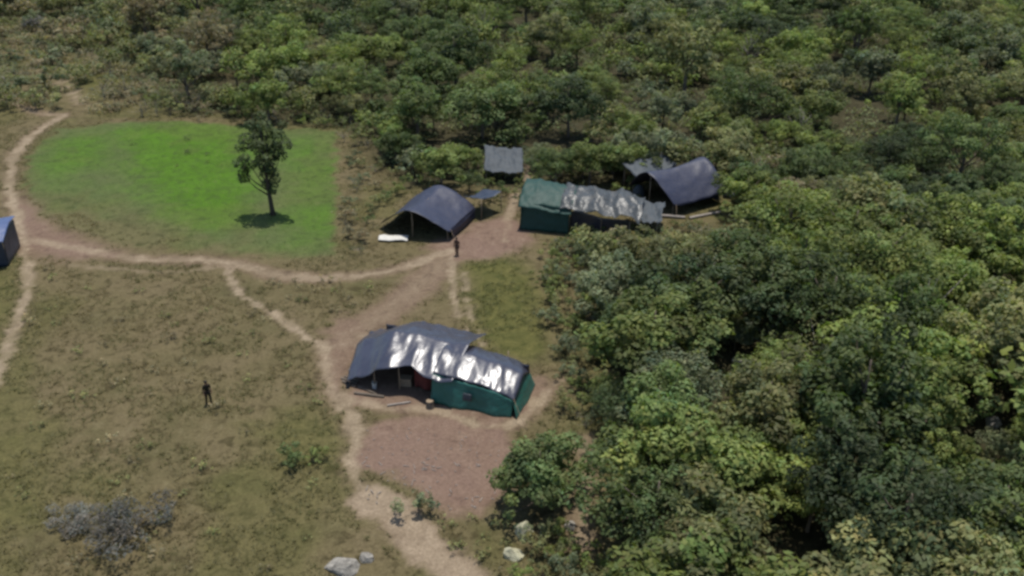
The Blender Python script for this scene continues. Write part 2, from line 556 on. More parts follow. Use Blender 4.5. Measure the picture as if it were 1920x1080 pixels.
# ------------------------------------------------------------------ foliage builders
def leaf_quads(C, Nrm, size, col, aspect=0.55, fold=0.0):
    """C centres (n,3), Nrm normals (n,3), size (n,), col (n,3) -> verts, faces, colours"""
    n = len(C)
    Nn = Nrm / (np.linalg.norm(Nrm, axis=1, keepdims=True) + 1e-9)
    r = rng.normal(size=(n, 3))
    T = np.cross(Nn, r); T /= (np.linalg.norm(T, axis=1, keepdims=True) + 1e-9)
    B = np.cross(Nn, T)
    s = size[:, None]
    v = np.stack([C + T * s, C + B * s * aspect, C - T * s, C - B * s * aspect], 1).reshape(-1, 3)
    f = np.arange(n * 4).reshape(n, 4)
    c = np.repeat(col, 4, axis=0)
    return v, f, c


def rand_dirs(n, zmin=-1.0):
    z = rng.uniform(zmin, 1, n); a = rng.uniform(0, 2 * np.pi, n)
    r = np.sqrt(np.clip(1 - z * z, 0, 1))
    return np.stack([r * np.cos(a), r * np.sin(a), z], 1)


def clump_leaves(centers, radii, per, leaf, tone_var=0.3, flat=0.75):
    """leaf-sized faces on the outer part of many clumps"""
    out_v, out_f, out_c, off = [], [], [], 0
    for c, r in zip(centers, radii):
        n = max(6, int(per * (r ** 2)))
        d = rand_dirs(n, -0.75)
        rad = r * rng.uniform(0.45, 1.08, n) ** 0.45
        # lobed surface of the clump
        lob = 1 + 0.18 * np.sin(d[:, 0] * 5 + c[0] * 3) * np.cos(d[:, 1] * 5 + c[1] * 2)
        p = np.asarray(c) + d * (rad * lob)[:, None] * np.array([1, 1, flat])
        nrm = d * 0.8 + rng.normal(size=(n, 3)) * 0.42 + np.array([0, -0.15, 0.75])
        tone = rng.uniform(1 - tone_var, 1 + tone_var) * rng.uniform(0.78, 1.22, n)
        hue = rng.normal(0, 0.07, n) + rng.normal(0, 0.05)
        col = np.stack([tone * (1 + hue), tone, tone * (1 - hue * 0.5), np.ones(n)], 1)
        v, f, cc = leaf_quads(p, nrm, leaf * rng.uniform(0.6, 1.3, n), col)
        out_v.append(v); out_f.append(f + off); out_c.append(cc); off += len(v)
    return np.concatenate(out_v), np.concatenate(out_f), np.concatenate(out_c)


def crown_clumps(Rc, Hc, base, n, low=-0.35, lean=(0, 0), gap=0.0):
    """clump centres through an uneven ellipsoid crown of radius Rc, height Hc starting at base"""
    cs, rs = [], []
    ph = rng.uniform(0, 6.28, 4)
    tries = 0
    while len(cs) < n and tries < n * 60:
        tries += 1
        d = rand_dirs(1, low)[0]
        az = math.atan2(d[1], d[0])
        rr = 1 + 0.28 * math.sin(2 * az + ph[0]) + 0.2 * math.sin(3 * az + ph[1] + d[2]) + 0.14 * math.sin(5 * az + ph[2])
        k = rng.uniform(0.5, 1.12) if rng.random() < 0.85 else rng.uniform(0.1, 0.5)
        p = np.array([d[0] * Rc * rr * k + lean[0] * d[2], d[1] * Rc * rr * k + lean[1] * d[2], base + Hc * 0.42 + d[2] * Hc * 0.5 * k * rng.uniform(0.85, 1.1)])
        r = Rc * rng.uniform(0.11, 0.31)
        if any(np.linalg.norm(p - q) < 0.42 * (r + s) for q, s in zip(cs, rs)): continue
        cs.append(p); rs.append(r)
    return cs, rs


def trunk_mesh(name, h, r, clumps, base_h, nl=7, sides=7, lean=(0, 0)):
    mb = MB()
    bend = rng.normal(0, 0.12, 2)
    def pos(t):
        return Vector((bend[0] * math.sin(t * 3) * h * 0.12 + lean[0] * t, bend[1] * math.sin(t * 2.4) * h * 0.12 + lean[1] * t, t * h - 0.15 * (t == 0)))
    top = 0.82
    ts = [0, 0.06, 0.2, 0.4, 0.6, top]
    mb.tube([pos(t) for t in ts], [r * 1.45, r * 1.1, r * 0.92, r * 0.75, r * 0.5, r * 0.22], sides)
    order = rng.permutation(len(clumps))[:nl]
    for k in order:
        c = Vector(clumps[k])
        t0 = min(top - 0.05, max(base_h / h * 0.8, rng.uniform(0.35, 0.75) * c.z / h))
        a = pos(t0)
        mid = a.lerp(c, 0.55) + Vector((0, 0, -0.06 * (c - a).length))
        mb.tube([a, mid, c], [r * 0.42, r * 0.26, r * 0.08], 5)
    me = bpy.data.meshes.new(name)
    bmesh.ops.recalc_face_normals(mb.bm, faces=mb.bm.faces)
    mb.bm.to_mesh(me); mb.bm.free()
    return me


def crown_mesh(name, v, f, c):
    me = np_mesh(name, v, f)
    point_color(me, 'tint', c)
    me.materials.append(M_LEAF)
    return me


PROTO = {}


def add_proto(key, Rc, H, base, n, per, leaf, nl=7, low=-0.35, bark=None, tone=0.42, flat=0.75, tr=None):
    cs, rs = crown_clumps(Rc, H - base, base, n, low)
    v, f, c = clump_leaves(cs, rs, per, leaf, tone, flat)
    tm = trunk_mesh('trunk', H, tr or 0.035 * H * 0.6 + 0.03, [p for p in cs], base, nl)
    tm.materials.append(bark or M_BARK)
    PROTO.setdefault(key, []).append((crown_mesh('crown', v, f, c), tm, Rc, H, (cs, rs)))


for k in range(5): add_proto('broad', rng.uniform(2.7, 3.2), rng.uniform(5.6, 6.6), 1.3, 62, 230, 0.16)
for k in range(3): add_proto('tall', rng.uniform(2.1, 2.5), rng.uniform(7.2, 8.4), 2.0, 60, 260, 0.15)
for k in range(3): add_proto('feathery', rng.uniform(2.6, 3.0), rng.uniform(5.5, 6.2), 1.4, 84, 190, 0.12, flat=0.5, tone=0.42)
for k in range(2): add_proto('dry', rng.uniform(2.2, 2.6), rng.uniform(4.8, 5.6), 1.0, 46, 70, 0.11, nl=22, bark=M_BARK_PALE)
for k in range(4): add_proto('shrub', rng.uniform(0.95, 1.15), rng.uniform(1.5, 1.9), 0.15, 18, 560, 0.095, nl=6, low=-0.15, tr=0.035)
for k in range(2): add_proto('dryshrub', rng.uniform(0.95, 1.15), rng.uniform(1.3, 1.6), 0.1, 16, 260, 0.07, nl=14, low=-0.1, bark=M_BARK_PALE, tr=0.03)
for k in range(2): add_proto('dusty', 1.1, 0.95, 0.06, 34, 1500, 0.042, nl=10, low=0.0, bark=M_BARK_PALE, tr=0.03)
for k in range(3): add_proto('weed', rng.uniform(0.40, 0.55), rng.uniform(0.35, 0.5), 0.02, 9, 700, 0.06, nl=4, low=0.0, tr=0.012)

add_proto('dense', 2.7, 5.4, 0.5, 85, 300, 0.15, low=-0.55)

TONES = {  # linear leaf colours
    'deep green': (0.056, 0.078, 0.032),  # darkest leaf tone, also carries the shade painted into canopy gaps
    'dark green': (0.090, 0.122, 0.042),
    'mid green': (0.140, 0.172, 0.050),
    'olive': (0.169, 0.177, 0.072),
    'yellowish green': (0.150, 0.188, 0.050),
    'grey green': (0.132, 0.152, 0.082),
    'brownish': (0.211, 0.182, 0.105),
    'grey': (0.135, 0.130, 0.115),
}


def plant(kind, name, x, y, scale, tone, label, cat, group=None, zscale=1.0, var=None, col=None):
    cm, tm, Rc, H, _ = PROTO[kind][rng.integers(len(PROTO[kind])) if var is None else var]
    e = empty(name, (x, y, gz(x, y) - 0.03), rng.uniform(0, 6.28))
    e.scale = (scale, scale, scale * zscale)
    c = np.array(col if col is not None else TONES[tone]) * rng.uniform(0.74, 1.26)
    o = obj('crown', cm, None, e); o.color = (*c, 1)
    obj('stem' if kind in ('shrub', 'dryshrub', 'weed', 'dusty') else 'trunk', tm, None, e)
    tag(e, label, cat, group)
    return e


# ------------------------------------------------------------------ shelters
def frame_from(p, q):
    """local axes: origin p, u towards q, v away from the camera, both on the ground"""
    u = Vector((q.x - p.x, q.y - p.y, 0)).normalized()
    v = Vector((-u.y, u.x, 0))
    return u, v


def tarp(name, fn, nu, nv, mat, parent, wr=0.05, seed=0, thick=0.012, wscale=1.6, aniso=(1.5, 0.75)):
    vs = []
    for j in range(nv + 1):
        for i in range(nu + 1):
            p = Vector(fn(i / nu, j / nv))
            q = Vector((p.x * aniso[0] + 0.5 * p.y, p.y * aniso[1] - 0.2 * p.x, p.z)) * wscale + Vector((seed * 7.1, seed * 3.3, 0))
            d = mnoise.noise(q) * wr + abs(mnoise.noise(q * 2.3)) * wr * 0.8
            p += Vector((mnoise.noise(q + Vector((50, 0, 0))) * wr * 0.6, mnoise.noise(q + Vector((0, 50, 0))) * wr * 0.6, d))
            vs.append(p)
    w = nu + 1
    fs = [(j * w + i, j * w + i + 1, (j + 1) * w + i + 1, (j + 1) * w + i) for j in range(nv) for i in range(nu)]
    me = np_mesh(name, np.array([tuple(v) for v in vs]), np.array(fs), True)
    o = obj(name, me, mat, parent)
    s = o.modifiers.new('thickness', 'SOLIDIFY'); s.thickness = thick; s.offset = 0
    return o


def pole(parent, a, b, r=0.045, name='pole', mat=None):
    a, b = Vector(a), Vector(b)
    m = a.lerp(b, 0.5) + Vector((rng.normal(0, 0.02), rng.normal(0, 0.02), 0))
    return MB().tube([a, m, b], [r, r * 0.93, r * 0.85], 7).build(name, mat or M_POLE, parent)


def lerp(a, b, t): return a + (b - a) * t


# --- long shelter by the yard: dark plastic roof on the open end, green walls on the closed end
A0 = at(690, 719); A1 = at(964, 772)
uA, vA = frame_from(A0, A1)
shA = empty('tarpaulin_shelter', (A0.x, A0.y, gz(A0.x + 4, A0.y) - 0.05), math.atan2(uA.y, uA.x))
tag(shA, 'long shelter with shiny black plastic roof and green side walls beside the reddish yard', 'shelter')


def roofA1(s, t):            # open end, hipped at the left, ridge along u
    u = lerp(-2.1, 6.3, s); v = lerp(-0.45, 6.2, t)
    ridge = 2.95 - 0.10 * math.sin(s * 9)
    z = ridge - 0.32 * abs(v - 2.7) ** 1.08
    hip = max(0, 0.9 - u)
    z -= 0.45 * hip ** 1.12
    z -= 0.18 * math.sin(min(1, max(0, (u - 1) / 5)) * math.pi) * (1 - abs(v - 2.6) / 3.4)
    # scalloped front edge, lifted at the doorway
    z += 0.22 * math.exp(-((u - 3.0) / 0.8) ** 2) * (1 - t) ** 2
    z -= 0.30 * math.exp(-((u - 0.2) / 0.9) ** 2) * (1 - t) ** 3
    uu = u + 0.5 * (1 - t) * max(0, (0.9 - u)) * 0.5 - 0.6 * t * max(0, (1.0 - u)) * 0.4
    vv = v + 0.55 * math.exp(-((u - 3.1) / 0.9) ** 2) * (1 - t) ** 2
    return (uu, vv, max(0.35, z))


def roofA2(s, t):            # closed end, rounded hip at the right
    u = lerp(4.75, 10.35, s); v = lerp(-0.28, 3.75, t)
    c = (t - 0.5) * 2
    z = 2.80 - 0.50 * s - 0.72 * abs(c) ** 1.35
    e = max(0, u - 8.9)
    z -= 0.30 * e ** 1.3
    z -= 0.10 * math.sin(s * math.pi * 3) ** 2 * (1 - abs(c))
    vv = v + (1 - s) * 0.25 + 0.30 * e * (1 - t) * 0.5 - 0.30 * e * t * 0.6
    return (u, vv, z)


tarp('roof_tarp', roofA1, 56, 40, M_BLACK, shA, 0.15, 1, wscale=0.62, aniso=(1.7, 0.45))
tarp('roof_tarp', roofA2, 44, 30, M_BLACK, shA, 0.13, 2, wscale=0.7, aniso=(1.8, 0.4))


def wallA_front(s, t):
    u = lerp(4.75, 10.25, s)
    top = roofA2((u - 4.75) / 5.6, 0.0)
    base_v = -0.55 + 0.12 * math.sin(s * 14)
    return (u + 0.04 * math.sin(s * 25) * (1 - t), lerp(base_v, top[1] - 0.03, t), lerp(0.02, top[2] - 0.06, t))


def wallA_end(s, t):
    v = lerp(-0.5, 3.6, s)
    top = roofA2(0.985, min(1, max(0, (v + 0.28) / 4.03)))
    return (lerp(10.75 - 0.25 * abs(s - 0.5), top[0] - 0.02, t), lerp(v, top[1], t), lerp(0.02, top[2] - 0.06, t))


tarp('side_wall', wallA_front, 40, 12, M_GREEN, shA, 0.06, 3)
tarp('end_wall', wallA_end, 20, 12, M_GREEN, shA, 0.06, 4)
tarp('back_wall', lambda s, t: (lerp(-1.0, 10.3, s), 5.2 - 2.0 * min(1, max(0, (lerp(-1.0, 10.3, s) - 4.6) / 1.4)), lerp(0.02, 1.75, t)), 40, 8, M_BLACK, shA, 0.06, 5)
tarp('partition', lambda s, t: (4.8 + 0.1 * math.sin(s * 9), lerp(0.0, 3.6, s), lerp(0.02, 2.1, t)), 16, 8, M_BLACK, shA, 0.06, 6)
for (u, v, zt) in ((0.5, 0.05, 1.45), (2.2, 0.25, 1.95), (4.7, 0.3, 1.95), (-0.6, 5.3, 1.25), (6.5, 3.95, 2.4), (8.6, 3.95, 2.1), (0.6, 2.6, 2.5), (5.0, 2.6, 2.55)):
    pole(shA, (u, v, -0.3), (u + rng.normal(0, 0.04), v, zt), 0.05, 'post')
pole(shA, (0.6, 2.6, 2.5), (6.0, 2.6, 2.5), 0.05, 'ridge_pole')
pole(shA, (4.9, 1.75, 2.45), (9.0, 1.75, 2.0), 0.05, 'ridge_pole')

# --- gable tents in the far camp
def gable_tent(name, FL, FR, depth, apex, eave, mat, label, skew=0.0, seed=0, sag=0.30, over=0.35, rise=0.0, wr=0.08, eave_l=None):
    """front corners FL, FR on the ground; the ridge runs back from the middle of the front"""
    u, v = frame_from(FL, FR)
    w = (FR - FL).length
    e = empty(name, (FL.x, FL.y, gz((FL.x + FR.x) / 2, (FL.y + FR.y) / 2)), math.atan2(u.y, u.x))
    tag(e, label, 'tent')
    el = eave if eave_l is None else eave_l

    def roof(s, t):
        a = lerp(-over, w + over, s); b = lerp(-0.5, depth, t)
        c = abs((s - 0.5) * 2)
        z = lerp(apex, el if s < 0.5 else eave, c ** 1.5)
        z += -sag * math.sin(t * math.pi) * (1 - c * 0.4) + rise * t
        z -= 0.15 * math.sin(c * math.pi) * math.sin(t * math.pi)
        b2 = b + 0.45 * c * c * (1 - t) - 0.3 * (1 - c) * (1 - t)
        return (a + skew * t, b2, z)
    tarp('roof_tarp', roof, 32, 26, mat, e, wr, seed, wscale=0.9)
    pole(e, (w / 2, -0.35, -0.3), (w / 2, -0.3, apex - 0.10), 0.05, 'post')
    pole(e, (w / 2 + skew, depth - 0.1, -0.3), (w / 2 + skew, depth - 0.1, apex + rise - 0.05), 0.05, 'post')
    pole(e, (w / 2, -0.5, apex - 0.34), (w / 2 + skew, depth, apex + rise - 0.34), 0.045, 'ridge_pole')
    for s, ez in ((0, el), (1, eave)):
        pole(e, (s * w, 0.15, -0.3), (s * w, 0.15, ez + 0.05), 0.04, 'post')
        pole(e, (s * w + skew, depth - 0.3, -0.3), (s * w + skew, depth - 0.3, ez + rise + 0.05), 0.04, 'post')
    return e, w


FL, FR = at(718, 432), at(838, 453)
tB, wB = gable_tent('tarpaulin_tent', FL, FR, 5.7, 2.7, 0.9, M_BLUEBLACK, 'dark blue gable tent with black opening behind the white sheet beside the lawn', 0.0, 11, over=0.35, eave_l=0.45)
tarp('side_wall', lambda s, t: (wB + 0.25, lerp(0.6, 5.5, s), lerp(0.02, 1.15, t)), 20, 6, M_BLUEBLACK, tB, 0.06, 12)
tarp('back_wall', lambda s, t: (lerp(0.1, wB - 0.1, s), 5.4, lerp(0.02, 0.6 + 1.6 * (1 - abs(s - 0.5) * 2), t)), 16, 6, M_NAVY, tB, 0.05, 13)

FL, FR = at(1184, 372), at(1258, 407)
tE, wE = gable_tent('tarpaulin_tent', FL, FR, 6.4, 3.6, 1.1, M_BLUEBLACK, 'dark purple-blue tent standing among the trees at the right end of the camp', 0.3, 21, over=0.45, rise=0.1)
tarp('back_wall', lambda s, t: (lerp(0.4, wE + 0.2, s), 6.1, lerp(0.02, 1.4 + 2.2 * (1 - abs(s - 0.5) * 2), t)), 16, 6, M_NAVY, tE, 0.05, 24)
tarp('back_flap', lambda s, t: (lerp(-0.2, -2.3, t), lerp(0.6, 6.0, s), lerp(1.9, 2.6, t) + 0.2 * math.sin(s * 7)), 20, 10, M_PALETARP, tE, 0.12, 23)
pole(tE, (-2.2, 0.9, -0.3), (-2.2, 0.9, 2.6), 0.04, 'post')
pole(tE, (-2.2, 5.7, -0.3), (-2.2, 5.7, 2.6), 0.04, 'post')

# green walled tent with crumpled grey plastic roof
D0, D1 = at(978, 430), at(1062, 438)
uD, vD = frame_from(D0, D1)
shD = empty('tarpaulin_tent', (D0.x, D0.y, gz(D0.x, D0.y)), math.atan2(uD.y, uD.x))
tag(shD, 'green walled tent under crumpled grey plastic between the two dark blue tents', 'tent')
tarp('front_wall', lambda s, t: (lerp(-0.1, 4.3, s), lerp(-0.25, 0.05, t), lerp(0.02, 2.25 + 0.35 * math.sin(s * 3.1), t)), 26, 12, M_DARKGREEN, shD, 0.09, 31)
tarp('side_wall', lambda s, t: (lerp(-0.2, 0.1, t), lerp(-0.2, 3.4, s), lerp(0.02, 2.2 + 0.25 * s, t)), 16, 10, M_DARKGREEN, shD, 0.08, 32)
tarp('roof_tarp', lambda s, t: (lerp(-0.3, 4.5, s), lerp(-0.35, 3.6, t), 2.2 + 1.25 * math.sin(t * 1.75) - 0.25 * s + 0.1 * math.sin(s * 6)), 26, 22, M_DARKGREEN, shD, 0.12, 34)
def roofD(s, t):
    u = lerp(3.4, 10.6, s); v = lerp(-0.25 + 0.5 * math.sin(s * 9) * 0.5, 4.2, t)
    z = 2.35 + 0.75 * math.sin(t * math.pi * 0.75) - 0.55 * max(0, s - 0.45) ** 1.2 * 2
    z += 0.22 * math.sin(s * 17 + 2 * t) * (0.4 + 0.6 * s)
    return (u, v, z)
tarp('roof_tarp', roofD, 44, 30, M_SILVER, shD, 0.30, 33, wscale=0.95)
tarp('roof_shade_sheet', lambda s, t: (lerp(4.4, 9.6, s), 0.55 + 0.25 * math.sin(s * 8), lerp(0.02, 1.9 - 0.5 * s, t)), 26, 10, M_BLACK, shD, 0.10, 35)  # black sheet added to stand in for the shade under the roof
tarp('awning', lambda s, t: (lerp(8.8, 12.4, s), lerp(0.9, 4.4, t), 1.7 + 0.5 * t - 0.35 * s + 0.2 * math.sin(s * 7)), 22, 16, M_PALETARP, shD, 0.26, 36)
pole(shD, (12.0, 1.2, -0.3), (12.0, 1.2, 1.45), 0.04, 'post')
pole(shD, (12.0, 4.0, -0.3), (12.0, 4.0, 1.8), 0.04, 'post')
for u, v, z in ((0.05, 0.1, 2.2), (4.3, 0.1, 2.5), (7.2, 0.15, 2.1), (9.7, 0.2, 1.6), (0.1, 3.8, 2.5), (9.6, 3.8, 1.9), (5.0, 3.9, 2.6)):
    pole(shD, (u, v, -0.3), (u, v, z), 0.045, 'post')

# small grey roof half hidden behind
C0, C1 = at(912, 345), at(985, 345)
uC, vC = frame_from(C0, C1)
shC = empty('lean_to_shelter', (C0.x, C0.y, gz(C0.x, C0.y)), math.atan2(uC.y, uC.x))
tag(shC, 'small grey plastic lean-to half hidden by bushes behind the green tent', 'shelter')
tarp('roof_tarp', lambda s, t: (lerp(-0.2, 3.7, s), lerp(-0.2, 3.2, t), lerp(1.5, 2.9, t) - 0.22 * math.sin(s * math.pi) - 0.25 * s), 22, 16, M_PALETARP, shC, 0.22, 41)
for u, v, z in ((0, 0, 1.5), (3.5, 0, 1.3), (0, 3, 2.8), (3.5, 3, 2.6)):
    pole(shC, (u, v, -0.3), (u, v, z), 0.04, 'post')

# navy sheet hung behind the dark blue tent
G0, G1 = at(903, 412), at(938, 398)
uG, vG = frame_from(G0, G1)
shG = empty('hanging_tarpaulin', (G0.x, G0.y, gz(G0.x, G0.y)), math.atan2(uG.y, uG.x))
tag(shG, 'navy plastic sheet hung on poles just right of the dark blue gable tent', 'tarpaulin')
tarp('sheet', lambda s, t: (lerp(0.0, 2.6, s), lerp(0.0, 2.4, t), lerp(2.1, 1.6, t) - 0.25 * math.sin(s * math.pi)), 18, 14, M_NAVY, shG, 0.08, 51)
for u, v, z in ((0, 0, 2.0), (2.6, 0, 2.0), (0, 2.4, 1.5), (2.6, 2.4, 1.5)):
    pole(shG, (u, v, -0.3), (u, v, z + 0.05), 0.04, 'post')

# blue shelter cut by the left edge of the frame
F0, F1 = at(-70, 505), at(19, 497)
uF, vF = frame_from(F0, F1)
shF = empty('tarpaulin_shelter', (F0.x, F0.y, gz(F0.x, F0.y)), math.atan2(uF.y, uF.x))
wF = (F1 - F0).length
tag(shF, 'blue plastic shelter cut off by the left edge beside the pinkish bare earth', 'shelter')
tarp('roof_tarp', lambda s, t: (lerp(-0.3, wF + 0.05, s), lerp(-0.3, 4.3, t), 2.35 + 0.55 * math.sin(t * math.pi * 0.8) + 0.05 * math.sin(s * 9)), 22, 18, M_BLUE, shF, 0.08, 61)
tarp('end_wall', lambda s, t: (wF - 0.08, lerp(0.0, 4.0, s), lerp(0.02, 2.3 + 0.45 * math.sin(s * math.pi * 0.8), t)), 16, 8, M_NAVY, shF, 0.05, 62)
tarp('side_wall', lambda s, t: (lerp(-0.2, wF - 0.1, s), -0.1, lerp(0.02, 2.3, t)), 16, 8, M_NAVY, shF, 0.05, 63)
for u, v, z in ((0, 0, 2.4), (wF - 0.2, 0.05, 2.4), (0, 4, 2.6), (wF - 0.2, 3.9, 2.6)):
    pole(shF, (u, v, -0.3), (u, v, z), 0.05, 'post')

# ------------------------------------------------------------------ small things in the camp
def blob(name, p, size, mat, seed, rough=0.25, sub=3):
    bm = bmesh.new()
    bmesh.ops.create_icosphere(bm, subdivisions=sub, radius=1)
    for v in bm.verts:
        d = mnoise.noise(v.co * 1.4 + Vector((seed * 5.3, 0, 0))) * rough + mnoise.noise(v.co * 3.5 + Vector((0, seed * 3.1, 0))) * rough * 0.4
        v.co *= 1 + d
        v.co = Vector((v.co.x * size[0], v.co.y * size[1], max(-0.35, v.co.z) * size[2]))
    for f in bm.faces: f.smooth = True
    me = bpy.data.meshes.new(name); bm.to_mesh(me); bm.free()
    return obj(name, me, mat, None, p)


def rock(px, py, s, label, mat=None, seed=1, group=None):
    p = ground_at(px, py)
    rr = random.Random(seed)
    bm = bmesh.new()
    for _ in range(26):
        d = Vector((rr.gauss(0, 1), rr.gauss(0, 1), rr.gauss(0, 1))).normalized() * rr.uniform(0.8, 1.08)
        bm.verts.new(d)
    h = bmesh.ops.convex_hull(bm, input=bm.verts[:])
    bmesh.ops.delete(bm, geom=list({g for g in h['geom_interior'] + h['geom_unused'] if isinstance(g, bmesh.types.BMVert)}), context='VERTS')
    bmesh.ops.bevel(bm, geom=bm.edges[:], offset=0.07, segments=1, affect='EDGES')
    bmesh.ops.triangulate(bm, faces=bm.faces[:])
    bmesh.ops.subdivide_edges(bm, edges=bm.edges[:], cuts=2, use_grid_fill=True)
    for v in bm.verts:
        v.co *= 1 + 0.07 * mnoise.noise(v.co * 3 + Vector((seed, 0, 0))) + 0.05 * mnoise.noise(v.co * 8)
        v.co = Vector((v.co.x * s[0], v.co.y * s[1], v.co.z * s[2]))
    me = bpy.data.meshes.new('boulder'); bm.to_mesh(me); bm.free()
    o = obj('boulder', me, mat or M_ROCK, None, p + Vector((0, 0, s[2] * 0.05)))
    o.rotation_euler.z = seed
    return tag(o, label, 'boulder', group)


rock(645, 1062, (1.05, 0.75, 0.5), 'large pale grey boulder at the bottom edge beside the footpath', seed=3)
rock(688, 1042, (0.5, 0.45, 0.32), 'smaller pale boulder touching the large one beside the footpath', seed=4)
rock(984, 998, (0.55, 0.55, 0.85), 'tall cream boulder in the grass below the round dark tree', M_ROCKY, 5)
rock(962, 1040, (0.62, 0.5, 0.55), 'low cream boulder nearest the bottom edge below the round dark tree', M_ROCKY, 6)
rock(1388, 684, (0.7, 0.55, 0.5), 'pale boulder in a dark gap of the forest right of the yellowish grass', seed=9)
rock(1862, 792, (0.8, 0.6, 0.5), 'pale boulder in the dry opening near the right edge', seed=10)
rock(1068, 985, (0.5, 0.4, 0.3), 'small pale boulder on the bare trail among the shrubs', seed=8)

# white sheet on the ground before the dark blue tent
Wp = ground_at(738, 450)
ws = tarp('white_sheet', lambda s, t: (lerp(-1.3, 1.3, s), lerp(-0.55, 0.55, t), 0.16 + 0.1 * math.sin(t * 3.1) + 0.04 * math.sin(s * 11)), 22, 10, M_WHITE, None, 0.05, 71)
ws.location = Wp
tag(ws, 'white sheet spread on the ground before the dark blue gable tent', 'sheet')

# full sacks beside the purple-blue tent
def sack(px, py, s, seed, label, mat=None):
    p = ground_at(px, py)
    o = blob('sack', p + Vector((0, 0, s[2] * 0.3)), s, mat or M_WHITE, seed, 0.18)
    tag(o, label, 'sack')


sack(1182, 402, (0.75, 0.45, 0.55), 11, 'widest white sack lying left of the purple-blue tent')
sack(1206, 396, (0.5, 0.45, 0.6), 12, 'white sack standing at the mouth of the purple-blue tent')
sack(1196, 374, (0.6, 0.5, 1.1), 13, 'tall grey sack behind the two white ones by the purple-blue tent', M_PALETARP)
sack(1082, 408, (0.45, 0.4, 0.6), 14, 'grey sack in the shade under the crumpled plastic roof', M_PALETARP)
sack(1366, 372, (0.6, 0.5, 0.55), 15, 'pale sack at the right corner of the purple-blue tent', M_PALETARP)


def log(px0, py0, px1, py1, r, label, mat=None):
    a, b = ground_at(px0, py0), ground_at(px1, py1)
    m = a.lerp(b, 0.5)
    e = empty('log', m)
    tag(e, label, 'log')
    up = Vector((0, 0, r * 0.8))
    k = (b - a)
    MB().tube([a - m + up, k * 0.02 + up * 1.1, b - m + up], [r, r * 0.95, r * 0.82], 9, cap=False).build('bark', mat or M_BARK_PALE, e)
    MB().tube([a - m + up - k * 0.002, a - m + up + k * 0.004], [r * 0.97, r * 0.97], 9).build('cut_end', M_POLE, e)
    MB().tube([b - m + up - k * 0.004, b - m + up + k * 0.002], [r * 0.79, r * 0.79], 9).build('cut_end', M_POLE, e)


log(1226, 408, 1284, 413, 0.16, 'pale log lying before the opening of the purple-blue tent')
log(1292, 414, 1350, 402, 0.14, 'pale log angled along the right side of the purple-blue tent')
log(655, 690, 684, 702, 0.11, 'pale log at the left corner of the long shelter')
log(664, 735, 720, 742, 0.10, 'dark log lying along the open front of the long shelter', M_BARK)
log(672, 722, 706, 736, 0.07, 'thin dark pole leaning by the dark log of the long shelter', M_BARK)
log(726, 758, 770, 750, 0.07, 'pale thin log on the trodden strip before the long shelter')

# dark red blanket hung inside the long shelter, crates and stump before it
bl = tarp('hanging_blanket', lambda s, t: (lerp(3.2, 4.7, s), 0.55 + 0.12 * math.sin(s * 9), lerp(0.25, 1.75, t)), 16, 10, M_REDCLOTH, None, 0.05, 81)
bl.location = shA.location; bl.rotation_euler = shA.rotation_euler
tag(bl, 'dark red blanket hanging in the doorway of the long shelter', 'blanket')


def crate(u, v, size, rz, label, mat):
    e = empty('crate', shA.matrix_basis @ Vector((u, v, 0.0)), shA.rotation_euler.z + rz)
    tag(e, label, 'crate')
    sx, sy, sz = size
    MB().box((0, 0, sz * 0.5 + 0.03), (sx * 0.94, sy * 0.94, sz * 0.94)).build('box', mat, e)
    for k in range(3):
        for s in (-1, 1):
            MB().box((0, s * sy * 0.49, 0.06 + sz * (k + 0.5) / 3), (sx, 0.03, sz * 0.26), None, 0.006).build('slat', M_POLE, e)
    MB().box((0, 0, sz + 0.03), (sx * 1.02, sy * 1.02, 0.04), None, 0.008).build('lid', M_POLE, e)


crate(2.4, 0.9, (0.8, 0.6, 0.6), 0.2, 'wooden crate just inside the open front of the long shelter', M_BARK)
def bucket(px, py, h, label, mat):
    e = empty('bucket', ground_at(px, py)); tag(e, label, 'bucket')
    MB().tube([(0, 0, 0), (0, 0, h)], [h * 0.34, h * 0.44], 14, cap=False).build('wall', mat, e)
    MB().tube([(0, 0, 0.01), (0, 0, 0.03)], [h * 0.33, h * 0.33], 14).build('bottom', mat, e)
    MB().tube([(0, 0, h), (0, 0, h + 0.03)], [h * 0.47, h * 0.47], 14, cap=False).build('rim', mat, e)
    MB().tube([(h * .44 * math.cos(t), 0.02, h + h * .4 * math.sin(t)) for t in [k * math.pi / 8 for k in range(9)]], [0.012] * 9, 5).build('handle', M_POLE, e)


